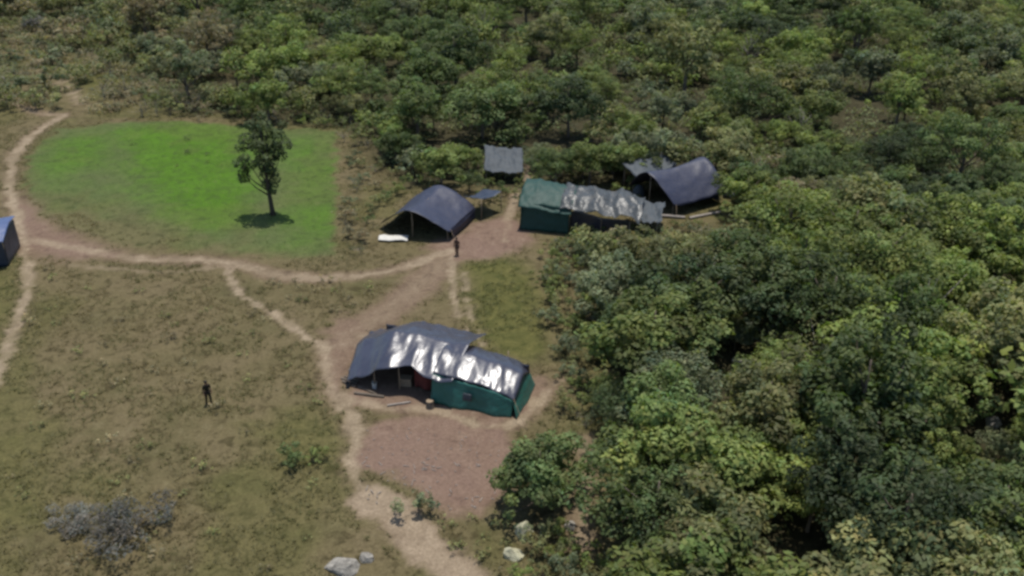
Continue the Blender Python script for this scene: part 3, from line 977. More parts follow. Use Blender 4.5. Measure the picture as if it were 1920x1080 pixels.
bucket(702, 722, 0.42, 'white bucket at the open left end of the long shelter', M_WHITE)
bucket(652, 722, 0.36, 'grey bucket on the footpath side of the long shelter', M_PALETARP)
for q, (px0, py0, px1, py1) in enumerate(((640, 706, 668, 716), (642, 712, 666, 723), (646, 703, 672, 711))):
    log(px0, py0, px1, py1, 0.09, ('long', 'middle', 'short')[q] + ' brown firewood log by the left corner of the long shelter', M_BARK)
tarp('patch', lambda s, t: (lerp(7.0, 7.6, s), -0.56 + 0.1 * t, lerp(0.75, 1.25, t)), 4, 4, M_PALETARP, shA, 0.01, 7)
for sh, pts in ((shA, (((10.35, -0.3, 1.45), (11.6, -1.4, 0)), ((-1.9, 0.6, 1.1), (-3.2, -0.4, 0)), ((-2.0, 5.6, 1.0), (-3.4, 6.6, 0)))),
                (tB, (((-0.35, 0, 0.5), (-1.5, -0.6, 0)), ((wB + 0.35, 0.1, 1.15), (wB + 1.5, -0.7, 0)))),
                (tE, (((wE + 0.45, 0.1, 1.25), (wE + 1.6, -0.8, 0)),))):
    for a, b in pts:
        MB().tube([a, Vector(a).lerp(Vector(b), 0.5) - Vector((0, 0, 0.06)), b], [0.012] * 3, 5).build('guy_rope', M_POLE, sh)
        MB().tube([Vector(b) + Vector((0, 0, -0.2)), Vector(b) + Vector((0, 0, 0.18))], [0.02, 0.028], 6).build('stake', M_POLE, sh)
sp = ground_at(806, 757)
st = empty('stump', sp)
tag(st, 'brown tree stump on the trodden strip before the green wall', 'stump')
MB().tube([(0, 0, -0.15), (0.01, 0, 0.1), (0, 0.01, 0.48)], [0.34, 0.27, 0.24], 11, cap=False).build('bark', M_BARK, st)
MB().tube([(0, 0.01, 0.44), (0, 0.01, 0.475)], [0.235, 0.235], 11).build('cut_top', M_POLE, st)


# ------------------------------------------------------------------ people
def skin_mesh(name, verts, edges, rads, root, mat, parent, sub=2):
    me = bpy.data.meshes.new(name)
    me.from_pydata(verts, edges, [])
    o = obj(name, me, None, parent)
    me.materials.append(mat)
    md = o.modifiers.new('skin', 'SKIN'); md.use_smooth_shade = True
    if not me.skin_vertices:
        bpy.context.view_layer.objects.active = o
        bpy.ops.mesh.customdata_skin_add()
    for i, r in enumerate(rads):
        sv = me.skin_vertices[0].data[i]
        sv.radius = (r, r) if isinstance(r, (int, float)) else r
        sv.use_root = i == root
    ss = o.modifiers.new('sub', 'SUBSURF'); ss.levels = sub; ss.render_levels = sub
    return o


def person(px, py, face, shirt, trousers, label, stride=0.12, h=1.7):
    p = ground_at(px, py)
    e = empty('person', p, face)
    e.scale = (h / 1.72,) * 3
    tag(e, label, 'person')
    # faces -Y locally; x = side
    s = stride
    V_ = [(0, 0, .93), (0, .01, 1.10), (0, .0, 1.30), (0, -.005, 1.43), (0, -.015, 1.52), (0, -.03, 1.60), (0, -.03, 1.69),
          (.10, 0, .88), (.11, -.03 - s * .5, .49), (.115, -s + .03, .09), (.12, -s - .12, .04),
          (-.10, 0, .88), (-.11, -.03 + s * .35, .49), (-.115, s + .04, .09), (-.12, s - .10, .04),
          (.185, 0, 1.39), (.235, .05, 1.12), (.245, -.06, .88), (.245, -.09, .80),
          (-.185, 0, 1.39), (-.235, -.01, 1.12), (-.245, -.12, .90), (-.245, -.16, .82)]
    E_ = [(0, 1), (1, 2), (2, 3), (3, 4), (4, 5), (5, 6), (0, 7), (7, 8), (8, 9), (9, 10), (0, 11), (11, 12), (12, 13), (13, 14),
          (3, 15), (15, 16), (16, 17), (17, 18), (3, 19), (19, 20), (20, 21), (21, 22)]
    R_ = [(.15, .11), (.135, .10), (.165, .115), (.10, .08), .055, (.075, .09), (.06, .07), (.085, .09), .058, .042, .035, (.085, .09), .058, .042, .035,
          .06, .045, .034, .03, .06, .045, .034, .03]
    body = skin_mesh('body', V_, E_, R_, 0, M_SKIN, e)
    # five fingers on each hand
    for sx, wr, ti in ((1, V_[18], V_[17]), (-1, V_[22], V_[21])):
        mb = MB()
        for k in range(4):
            y = -.028 + k * .019
            L = (.07, .08, .076, .058)[k]
            a = Vector(wr) + Vector((0, y, -.015))
            mb.tube([a, a + Vector((-sx * .006, -.004, -L * .5)), a + Vector((-sx * .022, -.008, -L))], [.009, .0085, .006], 6)
        a = Vector(wr) + Vector((0, -.035, .02))
        mb.tube([a, a + Vector((-sx * .012, -.022, -.03)), a + Vector((-sx * .016, -.026, -.06))], [.011, .010, .007], 6)
        mb.build('fingers', M_SKIN, body)
    # head details
    mb = MB(); mb.tube([(0, -.115, 1.615), (0, -.135, 1.585)], [.010, .016], 6); mb.build('nose', M_SKIN, body)
    for sx in (-1, 1):
        mb = MB(); mb.tube([(sx * .034, -.113, 1.622), (sx * .034, -.121, 1.622)], [.012, .008], 7); mb.build('eye', M_HAIR, body)
        mb = MB(); mb.tube([(sx * .083, -.02, 1.585), (sx * .094, -.012, 1.625)], [.012, .016], 6); mb.build('ear', M_SKIN, body)
    mb = MB(); mb.tube([(-.025, -.112, 1.553), (0, -.118, 1.55), (.025, -.112, 1.553)], [.004, .007, .004], 6); mb.build('mouth', M_REDCLOTH, body)
    hb = blob('hair', (0, -.005, 1.645), (.096, .108, .115), M_HAIR, 3, 0.08, 3); hb.parent = e
    # shirt and trousers, cut a little fuller than the body
    Sv = [V_[i] for i in (0, 1, 2, 3, 15, 16, 19, 20)]
    Sv[5] = tuple(Vector(V_[15]).lerp(Vector(V_[16]), .95)); Sv[7] = tuple(Vector(V_[19]).lerp(Vector(V_[20]), .95))
    skin_mesh('shirt', Sv, [(0, 1), (1, 2), (2, 3), (3, 4), (4, 5), (3, 6), (6, 7)], [(.17, .13), (.155, .12), (.185, .135), (.115, .095), .078, .062, .078, .062], 0, shirt, e)
    Tv = [V_[i] for i in (0, 7, 8, 9, 11, 12, 13)]
    skin_mesh('trousers', Tv, [(0, 1), (1, 2), (2, 3), (0, 4), (4, 5), (5, 6)], [(.165, .125), (.105, .11), .078, .062, (.105, .11), .078, .062], 0, trousers, e)
    for a, b in ((9, 10), (13, 14)):
        q, r_ = Vector(V_[a]), Vector(V_[b])
        MB().tube([q + Vector((0, .05, -.04)), q + Vector((0, 0, -.03)), r_ + Vector((0, .02, .0)), r_ + Vector((0, -.03, -.005))], [.05, .06, .052, .03], 8).build('shoe', M_BOOT, e)
    return e


person(392, 755, R(35), M_DARKCLOTH, M_DARKCLOTH, 'person in dark clothes standing alone in the dry meadow', 0.14, 1.78)
person(857, 481, R(-20), M_BROWNCLOTH, M_BROWNCLOTH, 'person in brown clothes standing on the bare earth before the dark blue tent', 0.10, 1.66)

# ------------------------------------------------------------------ single plants the photograph sets apart
# lone slender tree on the lawn
def lone_tree():
    p = ground_at(512, 402)
    H = 10.6
    cs = [(-.2, .3, 9.0), (.3, -.2, 8.4), (-.9, .2, 8.3), (-1.3, -.3, 7.4), (.2, .5, 7.5), (.9, .0, 7.6), (-.4, -.5, 6.9), (-1.7, .2, 6.5), (1.3, -.2, 6.9), (.4, .3, 6.3),
          (-.7, .5, 5.9), (-1.9, -.2, 5.3), (1.0, .4, 5.7), (0, -.5, 5.3), (-1.2, .4, 4.9), (.5, .1, 4.7), (-2.0, .1, 4.5), (-.4, .4, 4.2), (.25, -.3, 3.9), (1.5, .3, 8.3), (-.1, 1.0, 6.6), (.1, -1.1, 6.0)]
    rs = [.5, .55, .5, .6, .65, .6, .65, .55, .6, .65, .65, .55, .55, .65, .55, .5, .5, .45, .4, .4, .6, .6]
    cs = [(a * 1.25 + rng.normal(0, .2), b * 1.3, z * 1.15 - 0.9) for a, b, z in cs] + [(-.3, .2, 3.1), (.35, -.2, 2.7), (-2.3, .3, 3.6), (.1, .3, 2.2)]; rs = [q * 1.2 for q in rs] + [.5, .45, .6, .35]
    cs += [(rng.normal(-.3, .9), rng.normal(0, .8), rng.uniform(3.6, 8.8)) for _ in range(14)]; rs += [rng.uniform(.35, .6) for _ in range(14)]
    v, f, c = clump_leaves(cs, rs, 330, 0.14, 0.28, 0.8)
    e = empty('slender_tree', p)
    tm = trunk_mesh('trunk', H, 0.21, cs, 2.4, 18); tm.materials.append(M_DARKBARK)
    o = obj('crown', crown_mesh('crown', v, f, c), None, e); o.color = (0.066, 0.088, 0.034, 1)
    obj('trunk', tm, None, e)
    tag(e, 'lone slender tree with bare lower trunk standing on the green lawn', 'tree')


lone_tree()
p = ground_at(1012, 940)
plant('dense', 'round_tree', p.x, p.y, 0.82, 'mid green', 'round dark green tree at the right edge of the bare reddish yard', 'tree', zscale=1.02, var=0, col=(0.092, 0.124, 0.044))
p = ground_at(1512, 1000); plant('feathery', 'feathery_tree', p.x, p.y, 0.62, 'yellowish green', 'bright yellowish green feathery tree standing out in the lower right forest', 'tree', var=0, col=(0.165, 0.19, 0.05))
p = ground_at(1690, 640); plant('broad', 'broadleaf_tree', p.x, p.y, 0.85, 'yellowish green', 'vivid green rounded tree standing out among duller trees at right', 'tree', var=1, col=(0.12, 0.20, 0.03))
p = ground_at(548, 872); plant('shrub', 'bush', p.x, p.y, 0.95, 'dark green', 'dark green bush in the dry meadow left of the bare yard', 'bush', var=0, zscale=0.8)
p = ground_at(588, 868); plant('shrub', 'bush', p.x, p.y, 0.75, 'mid green', 'smaller green bush touching the dark green bush in the meadow', 'bush', var=1, zscale=0.8)
p = ground_at(785, 955); plant('shrub', 'bush', p.x, p.y, 1.0, 'grey green', 'greyish green bush at the lower edge of the bare yard', 'bush', var=2, zscale=0.95)
p = ground_at(235, 1010); plant('dusty', 'dry_bush', p.x, p.y, 1.9, 'grey', 'large grey dusty bush at the lower left of the dry meadow', 'bush', var=0, zscale=0.8)
p = ground_at(160, 985); plant('dusty', 'dry_bush', p.x, p.y, 1.4, 'grey', 'smaller grey dry bush left of the large grey one', 'bush', var=1, zscale=0.7)

# ------------------------------------------------------------------ forest
PROTECT = [  # picture boxes of things the forest leaves open to the camera, and where their foot is
    (700, 330, 900, 462, 455), (905, 262, 985, 330, 345), (968, 325, 1195, 425, 430), (1186, 262, 1370, 408, 410), (830, 385, 1010, 495, 495), (640, 585, 1050, 805, 800),
    (430, 190, 560, 430, 405), (0, 240, 632, 485, 485), (955, 780, 1105, 960, 950), (945, 960, 1005, 1060, 1060), (1070, 800, 1140, 1005, 1005), (0, 240, 40, 500, 500),
    (1470, 870, 1560, 980, 1015), (1362, 655, 1412, 692, 692), (1830, 762, 1890, 802, 802)]
POLY_FOREST = np.array(FOREST_E)


def blocked(x, y, h, r):
    bx, by, dep = proj(x, y, 0)
    tx, ty, _ = proj(x, y, h)
    w = FPX * r / dep
    if h > 2.2 and abs(x + 0.5) < 3.5 + r and 88 < y < 96 + r: return True
    for x0, y0, x1, y1, foot in PROTECT:
        if x0 - 6 < bx < x1 + 6 and y0 + (foot - y0) * 0.55 < by < y1: return True
        if by > foot - 4 and tx + w * 0.85 > x0 and tx - w * 0.85 < x1 and ty < y1 and by > y0: return True
    return False


# leaf colour darkened for shady canopy gaps and darker trees; stands of paler trees (picture place, radii)
SHADE_AND_DARK_STANDS = [(1720, 330, 130, 90), (1240, 590, 80, 60), (1190, 960, 80, 90), (1420, 1020, 90, 90), (1600, 980, 130, 130), (1230, 800, 110, 80), (1080, 210, 60, 50), (650, 20, 70, 40), (1480, 20, 90, 50), (560, 210, 70, 40)]
PALE_STANDS = [(1840, 760, 80, 70), (1330, 640, 90, 50), (1460, 330, 70, 60), (1560, 130, 70, 50), (1280, 520, 120, 60), (250, 60, 200, 70)]


def tone_for(bx, by):
    for cx, cy, rx, ry in SHADE_AND_DARK_STANDS:
        if ((bx - cx) / rx) ** 2 + ((by - 50 - cy) / ry) ** 2 < 1 and rng.random() < 0.85: return str(rng.choice(['deep green', 'dark green'], p=[.7, .3]))
    for cx, cy, rx, ry in PALE_STANDS:
        if ((bx - cx) / rx) ** 2 + ((by - 50 - cy) / ry) ** 2 < 1 and rng.random() < 0.7: return str(rng.choice(['brownish', 'olive', 'grey green']))
    n = float(fbm(np.array([bx / 260]), np.array([by / 160]), 77, 3)[0]) + rng.normal(0, 0.09)
    if bx < 430 and by < 240:
        return rng.choice(['brownish', 'grey green', 'olive', 'mid green', 'grey'], p=[.34, .26, .2, .15, .05])
    if bx > 1350:
        return rng.choice(['dark green', 'mid green', 'olive', 'yellowish green', 'grey green'], p=[.28, .38, .16, .15, .03])
    if 1000 < bx and by > 420:
        return rng.choice(['dark green', 'mid green', 'olive', 'yellowish green', 'grey green', 'brownish'], p=[.18, .34, .26, .08, .08, .06])
    if n < 0.42: return 'dark green'
    return rng.choice(['dark green', 'mid green', 'olive', 'grey green', 'yellowish green'], p=[.16, .44, .22, .12, .06])


trees = []
T_xy = np.zeros((6000, 3)); n_t = [0]


def scatter(n_try, xr, yr, size, spacing, kinds, probs, cond, max_n=9999):
    cnt = 0
    for _ in range(n_try):
        x, y = rng.uniform(*xr), rng.uniform(*yr)
        bx, by, dep = proj(x, y, 0)
        if bx < -260 or bx > 2180 or by > 1330: continue
        if not cond(x, y, bx, by): continue
        s = rng.uniform(*size)
        k = rng.choice(kinds, p=probs)
        var = int(rng.integers(len(PROTO[k])))
        _, _, Rc, H, _ = PROTO[k][var]
        r, h = Rc * s, H * s
        m_ = n_t[0]
        if m_ and ((x - T_xy[:m_, 0]) ** 2 + (y - T_xy[:m_, 1]) ** 2 < (spacing * (r + T_xy[:m_, 2])) ** 2).any(): continue
        if blocked(x, y, h, r): continue
        trees.append((x, y, s, r, h, k, var, bx, by, dep)); cnt += 1
        T_xy[m_] = (x, y, r); n_t[0] += 1
        if cnt >= max_n: break


def inF(x, y):
    return bool(in_poly(np.array([x]), np.array([y]), POLY_FOREST)[0])


TK = ['broad', 'tall', 'feathery', 'dry']
scatter(5000, (-115, 115), (86, 222), (0.80, 1.30), 0.70, TK, [.50, .16, .28, .06], lambda x, y, bx, by: inF(x, y) and rng.random() < (0.35 if bx < 420 else 0.7), 260)
scatter(9000, (-115, 115), (84, 215), (0.40, 0.85), 0.62, TK, [.50, .08, .34, .08], lambda x, y, bx, by: inF(x, y) and fbm(np.array([x / 9]), np.array([y / 9]), 302, 2)[0] > 0.22, 640)
scatter(2500, (4, 70), (28, 92), (0.85, 1.35), 0.60, TK, [.58, .14, .24, .04], lambda x, y, bx, by: inF(x, y) and bx > 1200 and by > 470, 80)
scatter(7000, (4, 70), (28, 92), (0.36, 0.80), 0.60, TK, [.50, .06, .37, .07], lambda x, y, bx, by: inF(x, y) and fbm(np.array([x / 6]), np.array([y / 6]), 301, 2)[0] > 0.38, 220)
n_trees = len(trees)

REGION = [
    (lambda bx, by: by < 240 and bx < 470, "beyond the lawn's far left corner"),
    (lambda bx, by: by < 330 and bx < 930, 'behind the lawn and gable tent'),
    (lambda bx, by: by < 300 and bx < 1400, 'behind the green tent'),
    (lambda bx, by: by < 330, 'in the upper right forest'),
    (lambda bx, by: by < 560 and bx < 1420, 'right before the camp tents'),
    (lambda bx, by: by < 700 and bx > 1420, 'right of the purple-blue tent'),
    (lambda bx, by: bx < 1420, 'right of the long shelter'),
    (lambda bx, by: True, 'in the lower right forest'),
]
ORD = ['leftmost', 'second from left', 'third from left', 'fourth from left', 'fifth from left', 'sixth from left', 'seventh from left', 'eighth from left', 'ninth from left', 'tenth from left', 'eleventh from left', 'twelfth from left']
ORD += [w + ' from left' for w in 'thirteenth fourteenth fifteenth sixteenth seventeenth eighteenth nineteenth twentieth twenty-first twenty-second twenty-third twenty-fourth twenty-fifth twenty-sixth twenty-seventh twenty-eighth twenty-ninth thirtieth thirty-first thirty-second thirty-third thirty-fourth thirty-fifth thirty-sixth thirty-seventh thirty-eighth thirty-ninth fortieth'.split()]
NAMED = {}


def enrol(o, one, many):
    """remember a plant; number_off() later tells apart those that look alike"""
    NAMED.setdefault((one, many), []).append(o)
    o['group'] = many


def number_off():
    for (one, many), os_ in NAMED.items():
        os_.sort(key=lambda o: proj(o.location.x, o.location.y, 0)[0])
        for i, o in enumerate(os_):
            if len(os_) == 1: o['label'] = one
            elif i == len(os_) - 1: o['label'] = 'rightmost of the ' + many
            elif i < len(ORD): o['label'] = ORD[i] + ' of the ' + many
            else: o['label'] = one


KNAME = {'broad': ('broadleaf_tree', 'rounded'), 'tall': ('tall_tree', 'narrow'), 'feathery': ('feathery_tree', 'feathery'), 'dry': ('dry_tree', 'dry')}


def visible(t):
    x, y, s, r, h, k, var, bx, by, dep = t
    tx, ty, _ = proj(x, y, h)
    w = FPX * r / dep
    return tx + w > 6 and tx - w < 1914 and ty < 1070 and by > 4


vis = [t for t in trees if visible(t)]
vis.sort(key=lambda t: -t[3] / t[9])
single = vis[:290]
ids = {id(t) for t in single}
rest = [t for t in trees if id(t) not in ids]
for t in single:
    x, y, s, r, h, k, var, bx, by, dep = t
    tone = tone_for(bx, by)
    reg = next(txt for fn, txt in REGION if fn(bx, by - 60))
    size = 'small' if s < 0.52 else ('large' if s > 0.85 else 'medium')
    nm, adj = KNAME[k]
    o = plant(k, nm, x, y, s, tone, None, 'tree', None, rng.uniform(0.88, 1.12), var)
    enrol(o, f'{size} {tone} {adj} tree {reg}', f'{size} {tone} {adj} trees {reg}')

# the remaining far or hidden trees as one mass
fv, ff, fc, off = [], [], [], 0
tv = MB()
for t in rest:
    x, y, s, r, h, k, var, bx, by, dep = t
    cs, rs = PROTO[k][var][4]
    col = np.array(TONES[tone_for(bx, by)]) * rng.uniform(0.85, 1.15)
    z0 = gz(x, y); a = rng.uniform(0, 6.28); ca, sa = math.cos(a), math.sin(a)
    C = np.array(cs) * s
    C = np.stack([C[:, 0] * ca - C[:, 1] * sa + x, C[:, 0] * sa + C[:, 1] * ca + y, C[:, 2] + z0], 1)
    v, f, c = clump_leaves(C, np.array(rs) * s, 34 / s, 0.12 + 0.16 * s, 0.4)
    c[:, :3] *= col
    fv.append(v); ff.append(f + off); fc.append(c); off += len(v)
    tv.tube([(x, y, z0 - 0.2), (x, y, z0 + h * 0.6)], [0.16 * s, 0.07 * s], 5)
if fv:
    me = crown_mesh('forest', np.concatenate(fv), np.concatenate(ff), np.concatenate(fc))
    fo = tag(obj('forest', me), 'far forest canopy merging into one mass along the top', 'forest', None, 'stuff')
    tr_ = tv.build('trunks', M_BARK, fo); tr_['kind'] = 'stuff'

# ------------------------------------------------------------------ shrubs one can count at the edges of the clearing
def shrubs(poly_px, n, size, kinds, tones, label, group, cat='bush', name='bush', avoid=True, mind=0.9, zs=(0.8, 1.1)):
    P = line_px(*poly_px)
    lo, hi = P.min(0), P.max(0)
    placed = []
    for _ in range(n * 40):
        if len(placed) >= n: break
        x, y = rng.uniform(lo[0], hi[0]), rng.uniform(lo[1], hi[1])
        if not in_poly(np.array([x]), np.array([y]), P)[0]: continue
        s = rng.uniform(*size); k = rng.choice(kinds); Rc, H = PROTO[k][0][2:4]
        if any((x - a) ** 2 + (y - b) ** 2 < (mind * Rc * (s + q)) ** 2 for a, b, q in placed): continue
        if avoid:
            if blocked(x, y, H * s, Rc * s * 0.6): continue
            sl, pt = soil_path_at(x, y)
            if pt > 0.15 or sl > 0.5: continue
        if soil_path_at(x, y)[1] > 0.2: continue
        placed.append((x, y, s))
        tone = rng.choice(tones)
        enrol(plant(k, name, x, y, s, tone, None, cat, None, rng.uniform(*zs)), label.format(t=tone), group.format(t=tone))


shrubs([(640, 255), (735, 300), (720, 360), (690, 480), (645, 485)], 22, (0.55, 1.0), ['dryshrub', 'shrub'], ['brownish', 'olive', 'grey green'], '{t} bush in the strip between the lawn and the dark blue tent', '{t} bushes between the lawn and the dark blue tent', mind=0.6)
shrubs([(240, 180), (470, 190), (650, 215), (700, 290), (640, 240), (420, 228), (260, 226)], 46, (0.7, 1.5), ['dryshrub', 'shrub'], ['brownish', 'olive', 'grey green', 'mid green'], '{t} bush along the far edge of the lawn', '{t} bushes along the far edge of the lawn', avoid=False, mind=0.55)
shrubs([(-40, 20), (280, 20), (290, 195), (150, 205), (100, 160), (90, 215), (-20, 215)], 60, (1.1, 2.3), ['shrub', 'shrub', 'dryshrub'], ['brownish', 'grey green', 'olive'], '{t} bush beyond the far left lawn corner', '{t} bushes beyond the far left lawn corner', avoid=False, mind=0.6)
shrubs([(1005, 470), (1120, 470), (1150, 740), (1070, 750), (1030, 640)], 44, (0.6, 1.15), ['shrub'], ['olive', 'grey green', 'mid green'], '{t} bush in the thicket right of the long shelter', '{t} bushes right of the long shelter', mind=0.55)
shrubs([(1020, 430), (1390, 420), (1400, 520), (1100, 540)], 26, (0.6, 0.95), ['shrub'], ['olive', 'grey green', 'mid green', 'yellowish green'], '{t} low bush before the green tent and the purple-blue tent', '{t} low bushes before the camp tents', mind=0.55)
shrubs([(1000, 965), (1120, 1000), (1180, 1100), (960, 1120)], 14, (0.55, 0.95), ['shrub'], ['olive', 'yellowish green', 'grey green'], '{t} bush below the round tree at the bottom edge', '{t} bushes below the round tree', mind=0.55)
shrubs([(1045, 760), (1130, 760), (1190, 880), (1190, 1000), (1120, 1000), (1115, 880), (1070, 800)], 22, (0.5, 0.85), ['shrub', 'dryshrub'], ['olive', 'grey green'], '{t} bush between the round tree and the forest', '{t} bushes between the round tree and the forest', mind=0.6)
shrubs([(990, 335), (1190, 330), (1200, 300), (1000, 300)], 16, (0.8, 1.4), ['shrub'], ['mid green', 'olive', 'grey green'], '{t} bush close behind the crumpled grey plastic roof', '{t} bushes close behind the crumpled grey plastic roof', avoid=False, mind=0.55)
shrubs([(900, 355), (985, 355), (990, 300), (900, 300)], 8, (0.6, 0.9), ['shrub'], ['mid green', 'olive'], '{t} bush beside the small grey lean-to', '{t} bushes beside the small grey lean-to', avoid=True, mind=0.55)
shrubs([(730, 290), (900, 290), (905, 335), (740, 345)], 14, (0.6, 1.0), ['shrub'], ['mid green', 'olive', 'dark green'], '{t} bush close behind the dark blue gable tent', '{t} bushes behind the dark blue gable tent', avoid=False, mind=0.55)

for spots, lab, grp in (
        (((1085, 446, .6), (1112, 446, .8), (1145, 440, .8), (1172, 436, .7), (1060, 456, .5), (1185, 432, .5)), '{t} low bush before the crumpled grey plastic roof', '{t} low bushes before the crumpled grey plastic roof'),
        (((1172, 380, .8), (1188, 362, .9), (1160, 368, .8), (1205, 350, .9)), '{t} bush between the grey roof and purple-blue tent', '{t} bushes between the grey roof and purple-blue tent'),
        (((905, 372, .8), (925, 378, .7), (905, 395, .6), (935, 362, .8), (965, 368, .7), (975, 380, .6), (1000, 352, .9)), '{t} bush between the dark blue and green tents', '{t} bushes between the dark blue and green tents'),
        (((700, 400, .7), (712, 385, .8), (725, 372, .8), (690, 420, .6), (745, 362, .8), (770, 352, .9)), '{t} bush hugging the dark blue gable tent', '{t} bushes hugging the dark blue gable tent'),
        (((1372, 405, .7), (1385, 385, .8), (1350, 418, .5), (1390, 360, .9), (1310, 424, .45), (1270, 428, .45)), '{t} bush right beside the purple-blue tent', '{t} bushes right beside the purple-blue tent')):
    for px, py, sc_ in spots:
        q = ground_at(px, py); tn = str(rng.choice(['mid green', 'olive', 'dark green']))
        enrol(plant('shrub', 'bush', q.x, q.y, sc_, tn, None, 'bush', None, rng.uniform(0.8, 1.1)), lab.format(t=tn), grp.format(t=tn))

for px, py, sc_, tn, lab in (
        (1035, 345, .46, 'mid green', 'small mid green tree close behind the green tent'),
        (1092, 335, .52, 'olive', 'small olive tree behind the crumpled grey plastic roof'),
        (1150, 340, .48, 'dark green', 'small dark green tree beside the awning of the crumpled roof'),
        (880, 362, .42, 'dark green', 'small dark green tree close behind the dark blue gable tent'),
        (1010, 318, .50, 'grey green', 'small grey green tree right of the small grey lean-to'),
        (1395, 412, .45, 'olive', 'small olive tree right of the purple-blue tent'),
        (1215, 318, .50, 'mid green', 'small mid green tree behind the left end of the purple-blue tent')):
    q = ground_at(px, py)
    plant('feathery', 'feathery_tree', q.x, q.y, sc_, tn, lab, 'tree')
for px, py, sc_, tn, lab in (
        (918, 352, .62, 'mid green', 'mid green bush covering the left corner of the small grey lean-to'),
        (978, 356, .55, 'olive', 'olive bush covering the right corner of the small grey lean-to'),
        (948, 362, .42, 'dark green', 'dark green low bush before the small grey lean-to')):
    q = ground_at(px, py)
    plant('shrub', 'bush', q.x, q.y, sc_, tn, lab, 'bush')

# low weeds in the meadow and on the lawn
for poly, n, tones, where in (
        ([(60, 500), (420, 520), (600, 660), (640, 760), (650, 900), (560, 1080), (-20, 1080), (20, 720)], 62, ['brownish', 'olive'], 'in the dry meadow'),
        ([(450, 530), (740, 530), (620, 600)], 12, ['brownish', 'olive'], 'below the lawn footpath'),
        ([(200, 250), (430, 250), (430, 320), (230, 320)], 6, ['dark green', 'mid green'], 'on the green lawn'),
        ([(820, 960), (960, 960), (950, 1090), (850, 1090)], 12, ['brownish', 'olive'], 'below the bare yard at the bottom edge')):
    shrubs(poly, n, (0.6, 1.5), ['weed'], tones, '{t} tuft of weeds ' + where, '{t} weed tufts ' + where, 'weed', 'weed_tuft', False, 1.1, (0.7, 1.2))

# ------------------------------------------------------------------ grass and undergrowth that nobody could count
def grass(name, n, region, hgt, wid, col_fn, label, blades=5):
    x = rng.uniform(-62, 30, n); y = 33 + (112 - 33) * rng.uniform(0, 1, n) ** 1.15
    lawn, soil, path, ol, lit, owner, reg, lush = masks(x, y)
    keep = region(lawn, soil, path, ol, lit, x, y)
    x, y, lawn, ol, lit = x[keep], y[keep], lush[keep], ol[keep], lit[keep]
    z = height(x, y)
    m = len(x)
    col = col_fn(x, y, lawn, ol, lit)
    vs, fs, cs = [], [], []
    for b in range(blades):
        a = rng.uniform(0, 2 * np.pi, m); tilt = rng.uniform(0.5, 1.25, m); h = hgt * rng.uniform(0.5, 1.4, m)
        d = np.stack([np.cos(a) * np.sin(tilt), np.sin(a) * np.sin(tilt), np.cos(tilt)], 1)
        sd = np.stack([-np.sin(a), np.cos(a), np.zeros(m)], 1) * (wid * rng.uniform(0.6, 1.4, m))[:, None]
        p = np.stack([x + np.cos(a) * 0.04, y + np.sin(a) * 0.04, z - 0.02], 1)
        v = np.stack([p - sd, p + sd, p + d * h[:, None]], 1)
        vs.append(v.reshape(-1, 3))
        cs.append(np.repeat(np.concatenate([col * rng.uniform(0.75, 1.25, (m, 1)), np.ones((m, 1))], 1), 3, axis=0))
    v = np.concatenate(vs)
    me = np_mesh(name, v, np.arange(len(v)).reshape(-1, 3))
    point_color(me, 'tint', np.concatenate(cs))
    me.materials.append(M_GRASS)
    tag(obj(name, me), label, 'grass', None, 'stuff')


def col_dry(x, y, lawn, ol, lit):
    n = fbm(x / 3, y / 3, 91, 3)[:, None]
    a = np.array([0.152, 0.125, 0.060]); b = np.array([0.108, 0.100, 0.040]); c = np.array([0.090, 0.096, 0.032])
    col = a + (b - a) * smooth(0.42, 0.62, n)
    return col + (c - col) * np.clip(ol, 0, 1)[:, None]


def col_lawn(x, y, lush, ol, lit):
    a = np.array([0.074, 0.100, 0.028]); b = np.array([0.050, 0.110, 0.009])
    return a + (b - a) * np.clip(lush, 0, 1)[:, None]


grass('dry_grass', 70000, lambda l, s, p, o, lit, x, y: (l < 0.3) & (s < 0.35) & (p < 0.15) & (lit < 0.6) & (fbm(x / 2.5, y / 2.5, 99, 3) > 0.43), 0.26, 0.030, col_dry, 'dry brownish grass tufts all over the meadow')
grass('lawn_grass', 60000, lambda l, s, p, o, lit, x, y: (l > 0.35) & (s < 0.5) & (p < 0.2), 0.10, 0.022, col_lawn, 'short bright green grass of the lawn', 4)

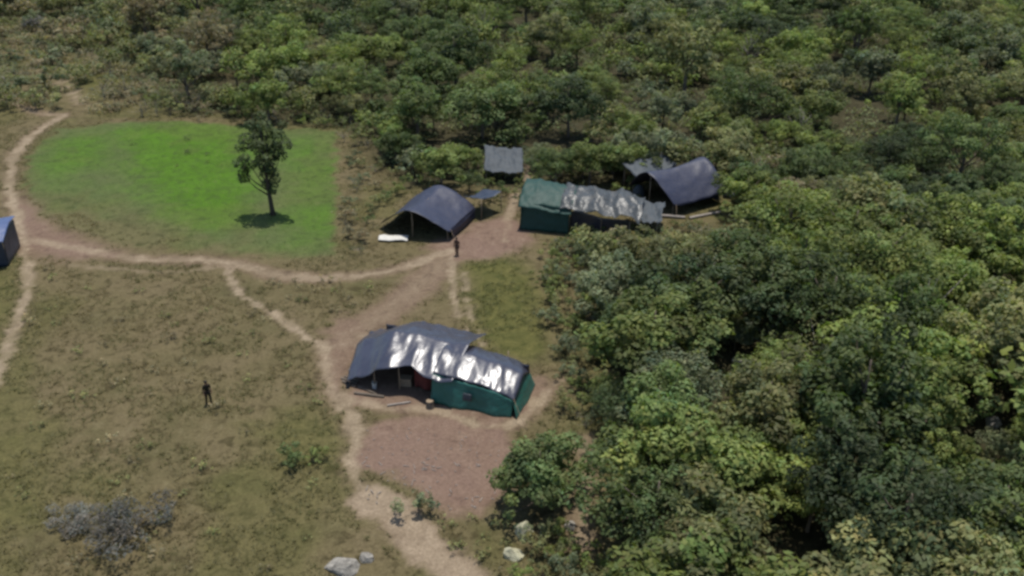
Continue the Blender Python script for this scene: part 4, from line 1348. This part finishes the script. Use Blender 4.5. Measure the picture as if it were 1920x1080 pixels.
# undergrowth on the forest floor
cs_, rs_, cols_ = [], [], []
for _ in range(9000):
    x, y = rng.uniform(-100, 85), rng.uniform(30, 200)
    bx, by, dep = proj(x, y, 0)
    if bx < -60 or bx > 1980 or by > 1200 or not inF(x, y) or blocked(x, y, 0.9, 0.6): continue
    cs_.append((x, y, gz(x, y) + 0.2)); rs_.append(rng.uniform(0.4, 0.85) * (1.0 if y < 90 else 1.45))
keep = rng.permutation(len(cs_))[:4600]
v, f, c = clump_leaves([cs_[i] for i in keep], [rs_[i] for i in keep], 52, 0.17, 0.4)
c[:, :3] *= np.array([0.125, 0.142, 0.060])
ug = tag(obj('undergrowth', crown_mesh('undergrowth', v, f, c)), 'low leafy undergrowth between the forest trees', 'undergrowth', None, 'stuff')

# low scrub that runs together beyond the far left corner of the lawn
P_ = line_px((-60, 30), (300, 30), (330, 200), (160, 215), (100, 170), (80, 212), (-60, 212))
lo_, hi_ = P_.min(0), P_.max(0)
cs_, rs_, tn_ = [], [], []
for _ in range(900):
    x, y = rng.uniform(lo_[0], hi_[0]), rng.uniform(lo_[1], hi_[1])
    if not in_poly(np.array([x]), np.array([y]), P_)[0] or soil_path_at(x, y)[1] > 0.12: continue
    tn = np.array(TONES[str(rng.choice(['brownish', 'grey green', 'olive', 'brownish']))]) * rng.uniform(0.75, 1.2)
    for _k in range(3):
        r_ = rng.uniform(0.45, 1.0)
        cs_.append((x + rng.normal(0, .6), y + rng.normal(0, .6), gz(x, y) + r_ * 0.5)); rs_.append(r_); tn_.append(tn)
vs_, fs_, cc_, off_ = [], [], [], 0
for c0, r0, t0 in zip(cs_, rs_, tn_):
    v, f, c = clump_leaves([c0], [r0], 70, 0.15, 0.3)
    c[:, :3] *= t0
    vs_.append(v); fs_.append(f + off_); cc_.append(c); off_ += len(v)
tag(obj('scrub', crown_mesh('scrub', np.concatenate(vs_), np.concatenate(fs_), np.concatenate(cc_))), 'low dry scrub running together beyond the far left lawn corner', 'scrub', None, 'stuff')

# litter on the yard
mb = MB()
for k in range(130):
    px, py = rng.uniform(680, 945), rng.uniform(800, 960)
    q = ground_at(px, py)
    if soil_path_at(q.x, q.y)[0] < 0.5: continue
    a = rng.uniform(0, 6.28); L_ = rng.uniform(0.08, 0.45) if py > 860 else rng.uniform(0.05, 0.16)
    mb.tube([q + Vector((0, 0, 0.02)), q + Vector((math.cos(a) * L_, math.sin(a) * L_, 0.05))], [0.03, 0.018], 5)
tag(mb.build('debris', M_BARK_PALE), 'twigs and scraps scattered over the bare yard', 'debris', None, 'stuff')
number_off()
print('TREES', len(trees), 'visible', len(vis), 'single', len(single), 'rest', len(rest))
